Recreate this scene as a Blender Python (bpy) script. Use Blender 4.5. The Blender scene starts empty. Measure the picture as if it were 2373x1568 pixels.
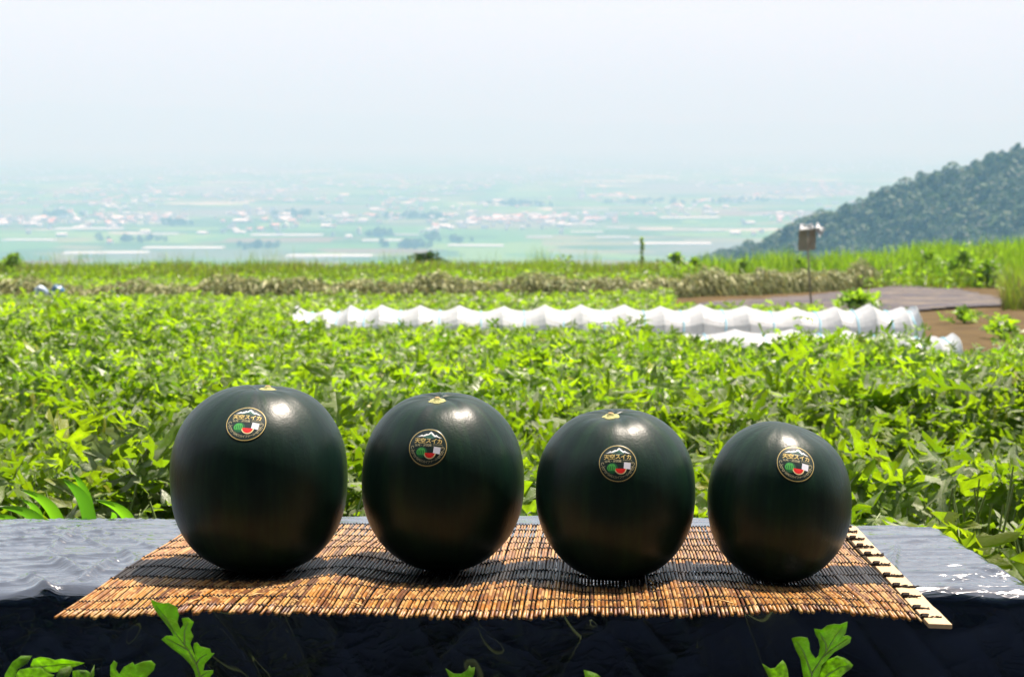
import bpy, math, random
import numpy as np
from mathutils import Vector, noise
from mathutils.geometry import tessellate_polygon

random.seed(7); np.random.seed(7)
R = math.radians
scn = bpy.context.scene
COL = scn.collection

# ---------------------------------------------------------------- camera, world, sun, exposure
PITCH = math.atan(484 / 3294)          # down
SLOPE = 0.0875                         # the whole field falls away from the camera
TOP = 0.36                             # film-covered stand, height above the soil
CAMZ = TOP + 0.484
FPX = 3294.0                           # focal length in units of a 2372-wide picture
cam = bpy.data.cameras.new('camera'); camo = bpy.data.objects.new('camera', cam); COL.objects.link(camo)
camo.location = (0, 0, CAMZ); camo.rotation_euler = (math.pi / 2 - PITCH, 0, 0)
cam.lens = 50; cam.sensor_width = 36; cam.clip_start = 0.05; cam.clip_end = 90000
cam.dof.use_dof = True; cam.dof.focus_distance = 2.10; cam.dof.aperture_fstop = 9.0
scn.camera = camo

SUN_EL, SUN_AZ = R(66), R(42)          # azimuth clockwise from +Y (away from the camera)
world = bpy.data.worlds.new('World'); scn.world = world; world.use_nodes = True
wn = world.node_tree; wn.nodes.clear()
sky = wn.nodes.new('ShaderNodeTexSky'); sky.sky_type = 'NISHITA'; sky.sun_disc = False
sky.sun_elevation = SUN_EL; sky.sun_rotation = SUN_AZ; sky.altitude = 600
sky.air_density = 1.0; sky.dust_density = 3.5; sky.ozone_density = 1.0
bg = wn.nodes.new('ShaderNodeBackground'); bg.inputs['Strength'].default_value = 0.13
wo = wn.nodes.new('ShaderNodeOutputWorld')
# thin bright summer cloud veil over the blue
tcw = wn.nodes.new('ShaderNodeTexCoord'); mpw = wn.nodes.new('ShaderNodeMapping'); mpw.inputs['Scale'].default_value = (1, 1, 3.5)
nzw = wn.nodes.new('ShaderNodeTexNoise'); nzw.inputs['Scale'].default_value = 2.2; nzw.inputs['Detail'].default_value = 6; nzw.inputs['Roughness'].default_value = .55
rpw = wn.nodes.new('ShaderNodeMapRange'); rpw.inputs[1].default_value = .3; rpw.inputs[2].default_value = .7; rpw.inputs[3].default_value = .72; rpw.inputs[4].default_value = .92
mxw = wn.nodes.new('ShaderNodeMix'); mxw.data_type = 'RGBA'; mxw.inputs[7].default_value = (3.1, 3.2, 3.34, 1)
wn.links.new(tcw.outputs['Generated'], mpw.inputs[0]); wn.links.new(mpw.outputs[0], nzw.inputs['Vector']); wn.links.new(nzw.outputs[0], rpw.inputs[0])
wn.links.new(rpw.outputs[0], mxw.inputs[0]); wn.links.new(sky.outputs[0], mxw.inputs[6])
wn.links.new(mxw.outputs[2], bg.inputs[0]); wn.links.new(bg.outputs[0], wo.inputs[0])
sd = bpy.data.lights.new('sun', 'SUN'); sd.energy = 5.0; sd.angle = R(0.53); sd.color = (1.0, 0.95, 0.86)
so = bpy.data.objects.new('sun', sd); COL.objects.link(so)
sdir = Vector((math.sin(SUN_AZ) * math.cos(SUN_EL), math.cos(SUN_AZ) * math.cos(SUN_EL), math.sin(SUN_EL)))
so.rotation_euler = sdir.to_track_quat('Z', 'Y').to_euler(); so.location = (0, 0, 30)
vs = scn.view_settings; vs.view_transform = 'Standard'; vs.look = 'None'; vs.exposure = 1.4; vs.gamma = 1; vs.use_curve_mapping = False
scn.cycles.volume_bounces = 1; scn.cycles.max_bounces = 10; scn.cycles.transparent_max_bounces = 12
scn.cycles.use_denoising = True
HAZE = 0.00036

# ---------------------------------------------------------------- helpers
def ray(u, v):
    a = (u - 1186) / FPX; b = -(v - 784) / FPX
    return Vector((a, math.cos(PITCH) + b * math.sin(PITCH), -math.sin(PITCH) + b * math.cos(PITCH)))
def at(u, v, h=0.0):                   # point of the sloping field plane (h above the soil) seen there
    d = ray(u, v); t = (h - CAMZ) / (d.z + SLOPE * d.y)
    return Vector((0, 0, CAMZ)) + d * t
def at_y(u, v, y):
    d = ray(u, v); return Vector((0, 0, CAMZ)) + d * (y / d.y)
def at_z(u, v, z):
    d = ray(u, v); return Vector((0, 0, CAMZ)) + d * ((z - CAMZ) / d.z)
def proj(p):
    q = Vector(p) - Vector((0, 0, CAMZ)); f = Vector((0, math.cos(PITCH), -math.sin(PITCH))); u = Vector((0, math.sin(PITCH), math.cos(PITCH)))
    zf = q.dot(f); return (1186 + FPX * q.x / zf, 784 - FPX * q.dot(u) / zf)
def L(x, y, h): return Vector((x, y, h - SLOPE * y))
def nz(x, y=0.0, z=0.0): return noise.noise(Vector((x, y, z)))

def np_mesh(name, V, T, mats, uv=None, mi=None, smooth=True):
    V = np.asarray(V, np.float32).reshape(-1, 3); T = np.asarray(T, np.int32).reshape(-1, 3)
    me = bpy.data.meshes.new(name)
    me.vertices.add(len(V)); me.vertices.foreach_set('co', V.ravel())
    me.loops.add(T.size); me.loops.foreach_set('vertex_index', T.ravel())
    me.polygons.add(len(T)); me.polygons.foreach_set('loop_start', np.arange(0, T.size, 3, dtype=np.int32))
    me.polygons.foreach_set('loop_total', np.full(len(T), 3, np.int32))
    if mi is not None: me.polygons.foreach_set('material_index', np.asarray(mi, np.int32))
    me.polygons.foreach_set('use_smooth', np.full(len(T), smooth, bool))
    if uv is not None:
        l = me.uv_layers.new(name='UVMap'); l.data.foreach_set('uv', np.asarray(uv, np.float32)[T.ravel()].ravel())
    for m in (mats if isinstance(mats, (list, tuple)) else [mats]): me.materials.append(m)
    me.update(calc_edges=True)
    return me
def py_mesh(name, V, F, mats, smooth=False, mi=None):
    me = bpy.data.meshes.new(name); me.from_pydata([tuple(v) for v in V], [], F)
    for m in (mats if isinstance(mats, (list, tuple)) else [mats]): me.materials.append(m)
    if smooth: me.polygons.foreach_set('use_smooth', [True] * len(me.polygons))
    if mi: me.polygons.foreach_set('material_index', mi)
    me.update(); return me
def link(name, me, parent=None, loc=None, rot=None, scale=None):
    o = bpy.data.objects.new(name, me); COL.objects.link(o)
    if parent is not None: o.parent = parent
    if loc is not None: o.location = loc
    if rot is not None: o.rotation_euler = rot
    if scale is not None: o.scale = (scale,) * 3 if isinstance(scale, (int, float)) else scale
    return o
def tag(o, label, cat=None, group=None, kind=None):
    if label: o['label'] = label
    if cat: o['category'] = cat
    if group: o['group'] = group
    if kind: o['kind'] = kind
    return o
def empty(name, loc, label, cat, group=None):
    e = bpy.data.objects.new(name, None); e.empty_display_size = 0.05; COL.objects.link(e); e.location = loc
    return tag(e, label, cat, group)
def tube(pts, r, n=6, caps=True):
    pts = [Vector(p) for p in pts]; V = []; F = []
    up = Vector((0, 0, 1))
    for i, p in enumerate(pts):
        d = (pts[min(i + 1, len(pts) - 1)] - pts[max(i - 1, 0)])
        d = d.normalized() if d.length > 1e-9 else Vector((0, 1, 0))
        a = d.cross(up); a = a.normalized() if a.length > 1e-4 else Vector((1, 0, 0)); b = a.cross(d)
        rr = r[i] if isinstance(r, (list, tuple)) else r
        for k in range(n):
            t = 2 * math.pi * k / n; V.append(p + (a * math.cos(t) + b * math.sin(t)) * rr)
    for i in range(len(pts) - 1):
        for k in range(n):
            k2 = (k + 1) % n; F.append((i * n + k, i * n + k2, (i + 1) * n + k2, (i + 1) * n + k))
    if caps: F.append(tuple(range(n))[::-1]); F.append(tuple((len(pts) - 1) * n + k for k in range(n)))
    return V, F
def join(parts):
    V = []; F = []
    for v, f in parts:
        o = len(V); V += list(v); F += [tuple(i + o for i in q) for q in f]
    return V, F
def box(c, s):
    x, y, z = s[0] / 2, s[1] / 2, s[2] / 2
    V = [Vector(c) + Vector((a * x, b * y, d * z)) for d in (-1, 1) for a, b in ((-1, -1), (1, -1), (1, 1), (-1, 1))]
    return V, [(3, 2, 1, 0), (4, 5, 6, 7), (0, 1, 5, 4), (1, 2, 6, 5), (2, 3, 7, 6), (3, 0, 4, 7)]

# ---------------------------------------------------------------- materials
class NT:
    def __init__(s, name):
        s.m = bpy.data.materials.new(name); s.m.use_nodes = True; s.t = s.m.node_tree; s.t.nodes.clear()
        s.o = s.n('ShaderNodeOutputMaterial')
    def n(s, typ, **kw):
        n = s.t.nodes.new(typ)
        for k, v in kw.items(): setattr(n, k, v)
        return n
    def l(s, a, b): s.t.links.new(a, b)
    def noise(s, vec, scale, detail=3, rough=.6, mapscale=None):
        if mapscale:
            mp = s.n('ShaderNodeMapping'); mp.inputs['Scale'].default_value = mapscale; s.l(vec, mp.inputs[0]); vec = mp.outputs[0]
        n = s.n('ShaderNodeTexNoise'); n.inputs['Scale'].default_value = scale; n.inputs['Detail'].default_value = detail
        n.inputs['Roughness'].default_value = rough; s.l(vec, n.inputs['Vector']); return n.outputs[0]
    def ramp(s, fac, stops, interp='LINEAR'):
        r = s.n('ShaderNodeValToRGB'); r.color_ramp.interpolation = interp; e = r.color_ramp.elements
        while len(e) > 1: e.remove(e[-1])
        e[0].position = stops[0][0]; e[0].color = (*stops[0][1], 1)
        for p, c in stops[1:]:
            k = e.new(p); k.color = (*c, 1)
        s.l(fac, r.inputs[0]); return r.outputs[0]
    def mix(s, fac, a, b, typ='MIX'):
        m = s.n('ShaderNodeMix', data_type='RGBA', blend_type=typ)
        for inp, v in ((m.inputs[0], fac), (m.inputs[6], a), (m.inputs[7], b)):
            if isinstance(v, (int, float)): inp.default_value = v
            elif isinstance(v, tuple): inp.default_value = (*v, 1)
            else: s.l(v, inp)
        return m.outputs[2]
    def math(s, op, a, b=0.0, c=None):
        m = s.n('ShaderNodeMath', operation=op)
        for i, v in enumerate((a, b) if c is None else (a, b, c)):
            if isinstance(v, (int, float)): m.inputs[i].default_value = v
            else: s.l(v, m.inputs[i])
        return m.outputs[0]
    def bump(s, h, strength=.3, dist=.01, normal=None):
        b = s.n('ShaderNodeBump'); b.inputs['Strength'].default_value = strength; b.inputs['Distance'].default_value = dist
        s.l(h, b.inputs['Height'])
        if normal is not None: s.l(normal, b.inputs['Normal'])
        return b.outputs[0]
    def pbsdf(s, col, rough=.5, spec=.5, normal=None, metal=0.0, coat=0.0):
        p = s.n('ShaderNodeBsdfPrincipled')
        if isinstance(col, tuple): p.inputs['Base Color'].default_value = (*col, 1)
        else: s.l(col, p.inputs['Base Color'])
        if isinstance(rough, (int, float)): p.inputs['Roughness'].default_value = rough
        else: s.l(rough, p.inputs['Roughness'])
        p.inputs['Specular IOR Level'].default_value = spec; p.inputs['Metallic'].default_value = metal
        p.inputs['Coat Weight'].default_value = coat
        if normal is not None: s.l(normal, p.inputs['Normal'])
        return p.outputs[0]
    def out(s, sh): s.l(sh, s.o.inputs[0]); return s.m
    def obj(s): return s.n('ShaderNodeTexCoord').outputs['Object']
    def pos(s): return s.n('ShaderNodeNewGeometry').outputs['Position']

def simple(name, col, rough=.6, spec=.5, var=.15, scale=20, metal=0, bump=0.0):
    t = NT(name); f = t.noise(t.obj(), scale, 4)
    c = t.mix(f, tuple(x * (1 - var) for x in col), tuple(min(1, x * (1 + var)) for x in col))
    return t.out(t.pbsdf(c, rough, spec, t.bump(f, bump, .01) if bump else None, metal))

def leaf_mat(name, stops, tr=(.25, .50, .01), trans=.5, rough=.42, spec=.5, obj_random=False, veins=False, spots=False, pale=0):
    t = NT(name)
    g = t.n('ShaderNodeNewGeometry')
    rnd = t.n('ShaderNodeObjectInfo').outputs['Random'] if obj_random else g.outputs['Random Per Island']
    col = t.ramp(rnd, stops)
    big = t.noise(g.outputs['Position'], 1.1, 2)
    col = t.mix(t.math('MULTIPLY', t.math('SUBTRACT', big, .4), .9), col, (.10, .13, .012))
    wn_ = t.n('ShaderNodeTexWhiteNoise', noise_dimensions='1D'); t.l(t.math('MULTIPLY', rnd, 913.0), wn_.inputs['W'])
    trc = t.mix(wn_.outputs['Value'], (tr[0] * .36, tr[1] * .52, tr[2]), tuple(min(1, x * 1.25) for x in tr))
    nrm = None
    if pale:
        uvp = t.n('ShaderNodeUVMap').outputs[0]; vm_ = t.n('ShaderNodeVectorMath', operation='ADD'); cx_ = t.n('ShaderNodeCombineXYZ'); t.l(t.math('MULTIPLY', rnd, 37.0), cx_.inputs[0]); t.l(t.math('MULTIPLY', rnd, 91.0), cx_.inputs[1])
        t.l(uvp, vm_.inputs[0]); t.l(cx_.outputs[0], vm_.inputs[1])
        pm = t.ramp(t.noise(vm_.outputs[0], 2.6, 3), [(.50, (0, 0, 0)), (.62, (1, 1, 1))])
        col = t.mix(t.math('MULTIPLY', pm, pale), col, (.38, .43, .30))  # paints sky glints, along with the leaf's own glaucous bloom, into the colour
    if veins:
        uv = t.n('ShaderNodeUVMap').outputs[0]; sp = t.n('ShaderNodeSeparateXYZ'); t.l(uv, sp.inputs[0])
        ax = t.math('ABSOLUTE', sp.outputs[0])
        mid = t.math('LESS_THAN', ax, .012)
        s = t.math('MULTIPLY', t.math('SUBTRACT', sp.outputs[1], t.math('MULTIPLY', ax, .8)), 7.0)
        fr = t.math('ABSOLUTE', t.math('SUBTRACT', t.math('FRACT', s), .5))
        side = t.math('LESS_THAN', fr, .028)
        fine = t.noise(uv, 26, 3)
        fr2 = t.math('LESS_THAN', t.math('ABSOLUTE', t.math('SUBTRACT', fine, .5)), .02)
        vm = t.math('MINIMUM', t.math('ADD', t.math('ADD', mid, t.math('MULTIPLY', side, .7)), t.math('MULTIPLY', fr2, .35)), 1.0) if veins != 2 else t.math('LESS_THAN', t.math('ABSOLUTE', t.math('SUBTRACT', t.noise(uv, 8, 3, .5), .5)), .018)
        col = t.mix(t.math('MULTIPLY', vm, .7), col, (.14, .2, .06))
        trc = t.mix(t.math('MULTIPLY', vm, .4), trc, (.1, .17, .02) if veins != 2 else (.5, .66, .12))
        trc = t.mix(t.ramp(t.noise(uv, 5, 4), [(.35, (0, 0, 0)), (.65, (1, 1, 1))]), trc, tuple(x * .5 for x in tr))
        nrm = t.bump(t.math('ADD', fine, t.math('MULTIPLY', vm, -.6)), .5, .004)
        if spots:
            sv = t.noise(uv, 11, 4, .7); sm = t.math('GREATER_THAN', sv, .66)
            col = t.mix(sm, col, (.06, .025, .008)); trc = t.mix(sm, trc, (.05, .02, .003))
    p = t.pbsdf(col, rough, spec, nrm)
    tb = t.n('ShaderNodeBsdfTranslucent'); t.l(trc, tb.inputs[0])
    ms = t.n('ShaderNodeMixShader'); ms.inputs[0].default_value = trans; t.l(p, ms.inputs[1]); t.l(tb.outputs[0], ms.inputs[2])
    return t.out(ms.outputs[0])

GREENS = [(0, (.035, .085, .006)), (.3, (.08, .145, .010)), (.55, (.11, .165, .015)), (.66, (.10, .16, .02)), (.69, (.20, .24, .11)), (.80, (.38, .42, .28)), (.81, (.04, .09, .008)), (.92, (.12, .17, .012)), (1, (.28, .27, .015))]  # pale stops stand in for silvery glints as well as glaucous leaves
M_leaf = leaf_mat('watermelon_leaf', GREENS, tr=(.36, .57, .006), trans=.5, spec=.3, rough=.36, pale=.6)
M_leafv = leaf_mat('watermelon_leaf_veined', GREENS, tr=(.36, .57, .006), trans=.5, spec=.3, rough=.36, veins=True, pale=.6)
M_leafn = leaf_mat('watermelon_leaf_near', GREENS, obj_random=True, veins=True, tr=(.34, .55, .006), trans=.5, spec=.3, rough=.36, pale=.6)
M_leafy = leaf_mat('watermelon_leaf_yellowing', [(0, (.10, .16, .012)), (1, (.17, .21, .015))], tr=(.40, .58, .010), obj_random=True, veins=True, spots=True, trans=.62, spec=.3)
M_leafp = leaf_mat('watermelon_leaf_pale', [(0, (.16, .2, .12)), (1, (.24, .28, .19))], tr=(.28, .36, .1), obj_random=True, veins=True, trans=.35, rough=.36)
M_leaff = leaf_mat('watermelon_leaf_front', [(0, (.07, .13, .02)), (1, (.09, .15, .02))], tr=(.42, .70, .010), obj_random=True, veins=2, trans=.6)
M_grass = leaf_mat('grass_blade', [(0, (.05, .1, .012)), (.6, (.085, .14, .015)), (.9, (.13, .16, .03)), (1, (.2, .19, .07))], tr=(.34, .5, .015), trans=.5)
M_weed = leaf_mat('weed_leaf', [(0, (.06, .12, .012)), (.7, (.09, .16, .015)), (1, (.16, .2, .03))], tr=(.34, .56, .015), trans=.5)
M_olive = leaf_mat('dry_weed', [(0, (.1, .11, .02)), (.6, (.17, .15, .04)), (1, (.22, .16, .07))], tr=(.3, .28, .05), trans=.35)
M_straw = leaf_mat('wilted_vine', [(0, (.07, .08, .02)), (.4, (.19, .20, .06)), (.75, (.40, .39, .18)), (.85, (.10, .15, .02)), (1, (.12, .19, .02))], tr=(.40, .38, .14), trans=.25, rough=.6)
M_stem = simple('vine_stem', (.16, .22, .07), .5)
M_blade = leaf_mat('broad_grass_blade', [(0, (.05, .13, .012)), (1, (.08, .16, .015))], tr=(.2, .5, .012), obj_random=True, trans=.5, rough=.35)

def soil_mat():
    t = NT('field_soil'); p = t.pos()
    f = t.noise(p, 2.2, 8, .65); g = t.noise(p, 25, 5, .7)
    c = t.ramp(f, [(.3, (.055, .035, .017)), (.6, (.11, .075, .032)), (.8, (.16, .115, .055))])
    c = t.mix(t.math('MULTIPLY', g, .6), c, (.04, .03, .012))
    sp = t.n('ShaderNodeSeparateXYZ'); t.l(p, sp.inputs[0])
    # beyond the crest the hillside is scrub, then the plain of farm plots
    far = t.n('ShaderNodeMapRange'); far.inputs[1].default_value = 40; far.inputs[2].default_value = 60; t.l(sp.outputs[1], far.inputs[0])
    vor = t.n('ShaderNodeTexVoronoi', feature='F1', distance='CHEBYCHEV'); vor.inputs['Scale'].default_value = 1
    mp = t.n('ShaderNodeMapping'); mp.inputs['Scale'].default_value = (1 / 260, 1 / 120, 0); t.l(p, mp.inputs[0]); t.l(mp.outputs[0], vor.inputs['Vector'])
    sc = t.n('ShaderNodeSeparateColor'); t.l(vor.outputs['Color'], sc.inputs[0])
    plots = t.ramp(sc.outputs[0], [(0, (.04, .1, .035)), (.35, (.06, .15, .045)), (.6, (.1, .19, .05)), (.8, (.13, .16, .08)), (.93, (.3, .3, .28)), (.97, (.12, .11, .08))], 'CONSTANT')
    reg = t.noise(p, .0009, 4, .6)
    plots = t.mix(t.ramp(reg, [(.48, (0, 0, 0)), (.62, (1, 1, 1))]), plots, (.11, .13, .12))
    c = t.mix(far.outputs[0], c, plots)
    back = t.n('ShaderNodeMapRange'); back.inputs[1].default_value = -2.0; back.inputs[2].default_value = -3.5; t.l(sp.outputs[1], back.inputs[0])
    c = t.mix(back.outputs[0], c, (.014, .024, .01))  # unseen ground behind the camera, coloured dark for the melon reflections
    return t.out(t.pbsdf(c, .95, .1, t.bump(t.math('ADD', f, t.math('MULTIPLY', g, .3)), .6, .03)))
M_soil = soil_mat()
M_hill = simple('hill_ground', (.03, .05, .02), .9, .1, .4, .05)
def canopy_mat(name, stops, tr):
    return leaf_mat(name, stops, tr=tr, trans=.25, rough=.6, spec=.3)
M_crown = canopy_mat('conifer_crown', [(0, (.004, .015, .004)), (.5, (.012, .045, .009)), (1, (.036, .09, .014))], (.06, .13, .010))
M_trunk = simple('trunk_bark', (.09, .065, .045), .9, .2)

# ---------------------------------------------------------------- large structure: ground, plain, hill, mountains, haze
CREST = 41.0
def bank(x, y):                        # raised verge at the far edge of the field, higher to the right
    x = max(-60, min(60, x))
    a = 1 / (1 + math.exp(-(y - (35 if x < 4 else min(37, 35 + (x - 4)))) / 1.0))
    return a * (.30 + .50 / (1 + math.exp(-(x - 11.0) / 1.5)) + .14 * nz(x * .45, y * .2, 3))
def ground(x, y):
    if y < -5:
        return -SLOPE * y + 0.62 * (-5 - y) * min(1, (-5 - y) / 12)  # rise added behind the camera as a dark backdrop for reflections
    z = -SLOPE * y + bank(x, y)
    z += .018 * nz(x * 1.3, y * 1.3) + (.03 * nz(x * .3, y * .3, 5))
    if y > CREST:
        k = y - CREST; zz = z - .30 * k * min(1, k / 30)
        z = zz if zz > -235 else -250 + 15 * math.exp((zz + 235) / 15)
    return z
ys = list(np.arange(-100, -6, 6)) + list(np.arange(-6, 1.5, .75)) + list(np.arange(1.5, 12, .22)) + list(np.arange(12, 46, .5)) + \
     list(np.arange(46, 100, 5)) + list(np.arange(100, 1200, 40)) + list(np.arange(1200, 8000, 250)) + list(np.arange(8000, 42001, 2000))
xh = [0.0]
s = .22
while xh[-1] < 26000: 
    xh.append(xh[-1] + s)
    if xh[-1] > 8: s *= 1.09
xs = [-x for x in xh[:0:-1]] + xh
V = np.array([(x, y, ground(x, y)) for y in ys for x in xs], np.float32)
nx = len(xs); I = np.arange((len(ys) - 1) * nx).reshape(len(ys) - 1, nx)[:, :-1].ravel()
T = np.concatenate([np.stack([I, I + 1, I + nx + 1], 1), np.stack([I, I + nx + 1, I + nx], 1)])
tag(link('ground', np_mesh('ground', V, T, M_soil)), 'sloping field soil falling to a wide hazy plain', kind='structure')

# wooded hill at the right
SIL = [(1560, 640), (1690, 580), (1760, 560), (1800, 545), (1900, 497), (2000, 468), (2080, 433), (2150, 403), (2250, 378), (2372, 343), (2600, 318), (3200, 310)]
HY = 950.0
hx = [at_y(u, v, HY).x for u, v in SIL]; hz = [at_y(u, v, HY).z - 5 for u, v in SIL]
def hill(x, y):
    zr = np.interp(x, hx, hz) if x >= hx[0] else hz[0] - (hx[0] - x) * .5
    d = y - HY
    fold = 9 * abs(nz(x * .012 + 3, y * .004)) + 6 * nz(x * .03, y * .02, 2)
    base = zr - (.42 * max(0, -d) + .5 * max(0, d)) + (fold - 4) * min(1, abs(d) / 60)
    return max(base, -262)
gx = np.arange(40, 760, 8.0); gy = np.arange(640, 1480, 8.0)
V = [(x, y, hill(x, y)) for y in gy for x in gx]; nx = len(gx)
I = np.arange((len(gy) - 1) * nx).reshape(len(gy) - 1, nx)[:, :-1].ravel()
T = np.concatenate([np.stack([I, I + 1, I + nx + 1], 1), np.stack([I, I + nx + 1, I + nx], 1)])
tag(link('hill', np_mesh('hill', V, T, M_hill)), 'steep wooded hill slope at the right', kind='structure')

# far mountains, faint in the haze
def mountain(name, y0, pts, depth, seed, label):
    V = []; us = np.arange(-900, 3300, 25)
    for u in us:
        v = np.interp(u, [p[0] for p in pts], [p[1] for p in pts]) + 10 * nz(u * .012, seed) + 5 * nz(u * .05, seed)
        V.append(at_y(u, v, y0))
    rows = []
    for k, (dy, f) in enumerate(((-depth, 0), (-depth * .5, .45), (0, 1), (depth * .6, .4), (depth, 0))):
        for p in V:
            z = -250 + (p.z + 250) * f * (1 + .15 * nz(p.x * .0009, k * 3, seed) * (f < 1))
            rows.append((p.x * (y0 + dy) / y0, y0 + dy, z))
    n = len(us); I = np.arange(4 * n).reshape(4, n)[:, :-1].ravel()
    T = np.concatenate([np.stack([I, I + 1, I + n + 1], 1), np.stack([I, I + n + 1, I + n], 1)])
    tag(link(name, np_mesh(name, rows, T, M_hill)), label, kind='structure')
mountain('mountains', 24000, [(-900, 235), (0, 238), (300, 245), (700, 262), (1100, 278), (1600, 285), (2400, 280), (3300, 270)], 3500, 1.5, 'faint far mountain range almost lost in haze')

t = NT('haze')
pv = t.n('ShaderNodeVolumePrincipled'); pv.inputs['Color'].default_value = (.215, .43, .68, 1); pv.inputs['Absorption Color'].default_value = (.517, .164, 0, 1); pv.inputs['Density'].default_value = HAZE
pv.inputs['Anisotropy'].default_value = .0
t.l(pv.outputs[0], t.o.inputs['Volume'])
V, F = box((0, 20900, 200), (54000, 42900, 920))
hz_o = link('haze', py_mesh('haze', V, F, t.m)); tag(hz_o, 'pale summer haze over field and valley', kind='stuff')

# ---------------------------------------------------------------- far woods
def make_crown(nq, conif, rng):
    P = []; 
    for i in range(nq):
        z = rng.random() ** .8
        rr = (1 - z) ** .7 * .42 + .05 if conif else math.sqrt(max(0, 1 - (2 * z - 1) ** 2)) * .5
        a = rng.random() * 6.283; rr *= .55 + .45 * rng.random()
        c = np.array([rr * math.cos(a), rr * math.sin(a), .12 + z * .9])
        n = np.array([math.cos(a) * .8, math.sin(a) * .8, .5 + .5 * rng.random()]) + rng.normal(0, .35, 3); n /= np.linalg.norm(n)
        t1 = np.cross(n, [0, 0, 1]); t1 /= np.linalg.norm(t1) + 1e-6; t2 = np.cross(n, t1); s = .07 + .1 * rng.random()
        b = rng.random() * 6.28
        for k in range(3):
            an = b + k * 2.094 + rng.normal(0, .2); P.append(c + s * (t1 * math.cos(an) + t2 * math.sin(an)) * (.8 + .5 * rng.random()))
    P = np.array(P); return P, np.arange(len(P)).reshape(-1, 3)
rng = np.random.default_rng(3)
CR = [make_crown(110, k % 4 == 0, rng) for k in range(8)]
def scatter(protos, pts, scl, rot=None):
    VV = []; TT = []; o = 0
    for i, p in enumerate(pts):
        v, tt = protos[i % len(protos)]; a = rng.random() * 6.283; c, s_ = math.cos(a), math.sin(a); sc = scl[i]
        m = np.array([[c, -s_, 0], [s_, c, 0], [0, 0, 1]]) * np.array([sc[0], sc[0], sc[1]])[:, None]
        VV.append(v @ m.T + np.array(p)); TT.append(tt + o); o += len(v)
    return np.concatenate(VV), np.concatenate(TT)
pts = []; sc = []
for x in np.arange(45, 520, 5.6):
    for y in np.arange(690, 1010, 5.8):
        xx = x + rng.uniform(-3.5, 3.5); yy = y + rng.uniform(-3.5, 3.5); z = hill(xx, yy)
        if z < -140 or abs(xx / yy) > .48: continue
        pts.append((xx, yy, z - .8)); h = rng.uniform(5, 10.5) * (1.25 if rng.random() < .05 else 1) * (1 + .35 * nz(xx * .02, yy * .02, 6)); sc.append((h * rng.uniform(.8, 1.5), h))
V, T = scatter(CR, pts, sc)
tag(link('hill_wood', np_mesh('hill_wood', V, T, M_crown, smooth=False)), 'dense conifer wood covering the hill', kind='stuff')
# unseen wood added behind the camera so the melon fronts reflect dark
pts = []; sc = []
for i in range(900):
    x = rng.uniform(-75, 75); y = -rng.uniform(5.5, 55) ; pts.append((x, y, ground(x, y) - .5)); h = rng.uniform(6, 12); sc.append((h * .9, h))
V, T = scatter(CR, pts, sc)
tag(link('unseen_reflection_wood', np_mesh('unseen_reflection_wood', V, T, M_crown, smooth=False)), 'unseen wood added behind the camera as a dark reflection', kind='stuff')

# ---------------------------------------------------------------- town, greenhouses and woods on the plain
PZ = -250.0
def flatm(name, c, r=.7): return simple(name, c, r, .3, .08, .5)
M_wallw = flatm('house_wall_white', (.44, .48, .55)); M_wallb = flatm('house_wall_beige', (.36, .38, .42))
M_roofs = [flatm('roof_grey', (.2, .21, .23)), flatm('roof_blue', (.12, .17, .26)), flatm('roof_brown', (.25, .14, .11)), flatm('roof_white', (.50, .55, .62)), flatm('roof_pink', (.5, .3, .28))]
M_gh = flatm('greenhouse_film', (.34, .40, .43), .7)
def house_mesh(w, d, h, rh, wall, roof):
    V = [(-w/2, -d/2, 0), (w/2, -d/2, 0), (w/2, d/2, 0), (-w/2, d/2, 0), (-w/2, -d/2, h), (w/2, -d/2, h), (w/2, d/2, h), (-w/2, d/2, h),
         (-w/2, 0, h + rh), (w/2, 0, h + rh), (-w/2-.6, -d/2-.7, h-.3), (w/2+.6, -d/2-.7, h-.3), (w/2+.6, d/2+.7, h-.3), (-w/2-.6, d/2+.7, h-.3), (-w/2-.6, 0, h+rh+.25), (w/2+.6, 0, h+rh+.25)]
    F = [(0, 1, 5, 4), (1, 2, 6, 5), (2, 3, 7, 6), (3, 0, 4, 7), (4, 8, 7), (5, 6, 9), (10, 11, 15, 14), (13, 14, 15, 12)]
    return py_mesh('house', V, F, [wall, roof], mi=[0] * 6 + [1, 1])
HM = []
for i in range(10):
    w = (9, 12, 15, 10, 22, 11, 13, 30, 9, 16)[i]; HM.append(house_mesh(w, w * .65, 5.5 if i % 3 else 7, 2.2, M_wallw if i % 4 else M_wallb, M_roofs[(0, 3, 1, 2, 3, 0, 4, 3, 1, 3)[i]]))
hr = random.Random(5)
nh = 0
while nh < 230:
    u = hr.uniform(-60, 1900); v = 505 + 40 * abs(hr.gauss(0, .45)) if hr.random() < .72 else hr.uniform(455, 535)
    if u > 1350 and hr.random() < .6: continue
    if nz(u * .006, v * .02, 9) < -.12: continue
    p = at_z(u, v, PZ)
    o = link('house', HM[hr.randrange(10)], loc=p, rot=(0, 0, hr.choice([0, math.pi / 2, .3, -.4])), scale=hr.uniform(.8, 1.35))
    tag(o, 'small pale house in the hazy valley town', 'house', 'houses of the hazy valley town'); nh += 1
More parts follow.
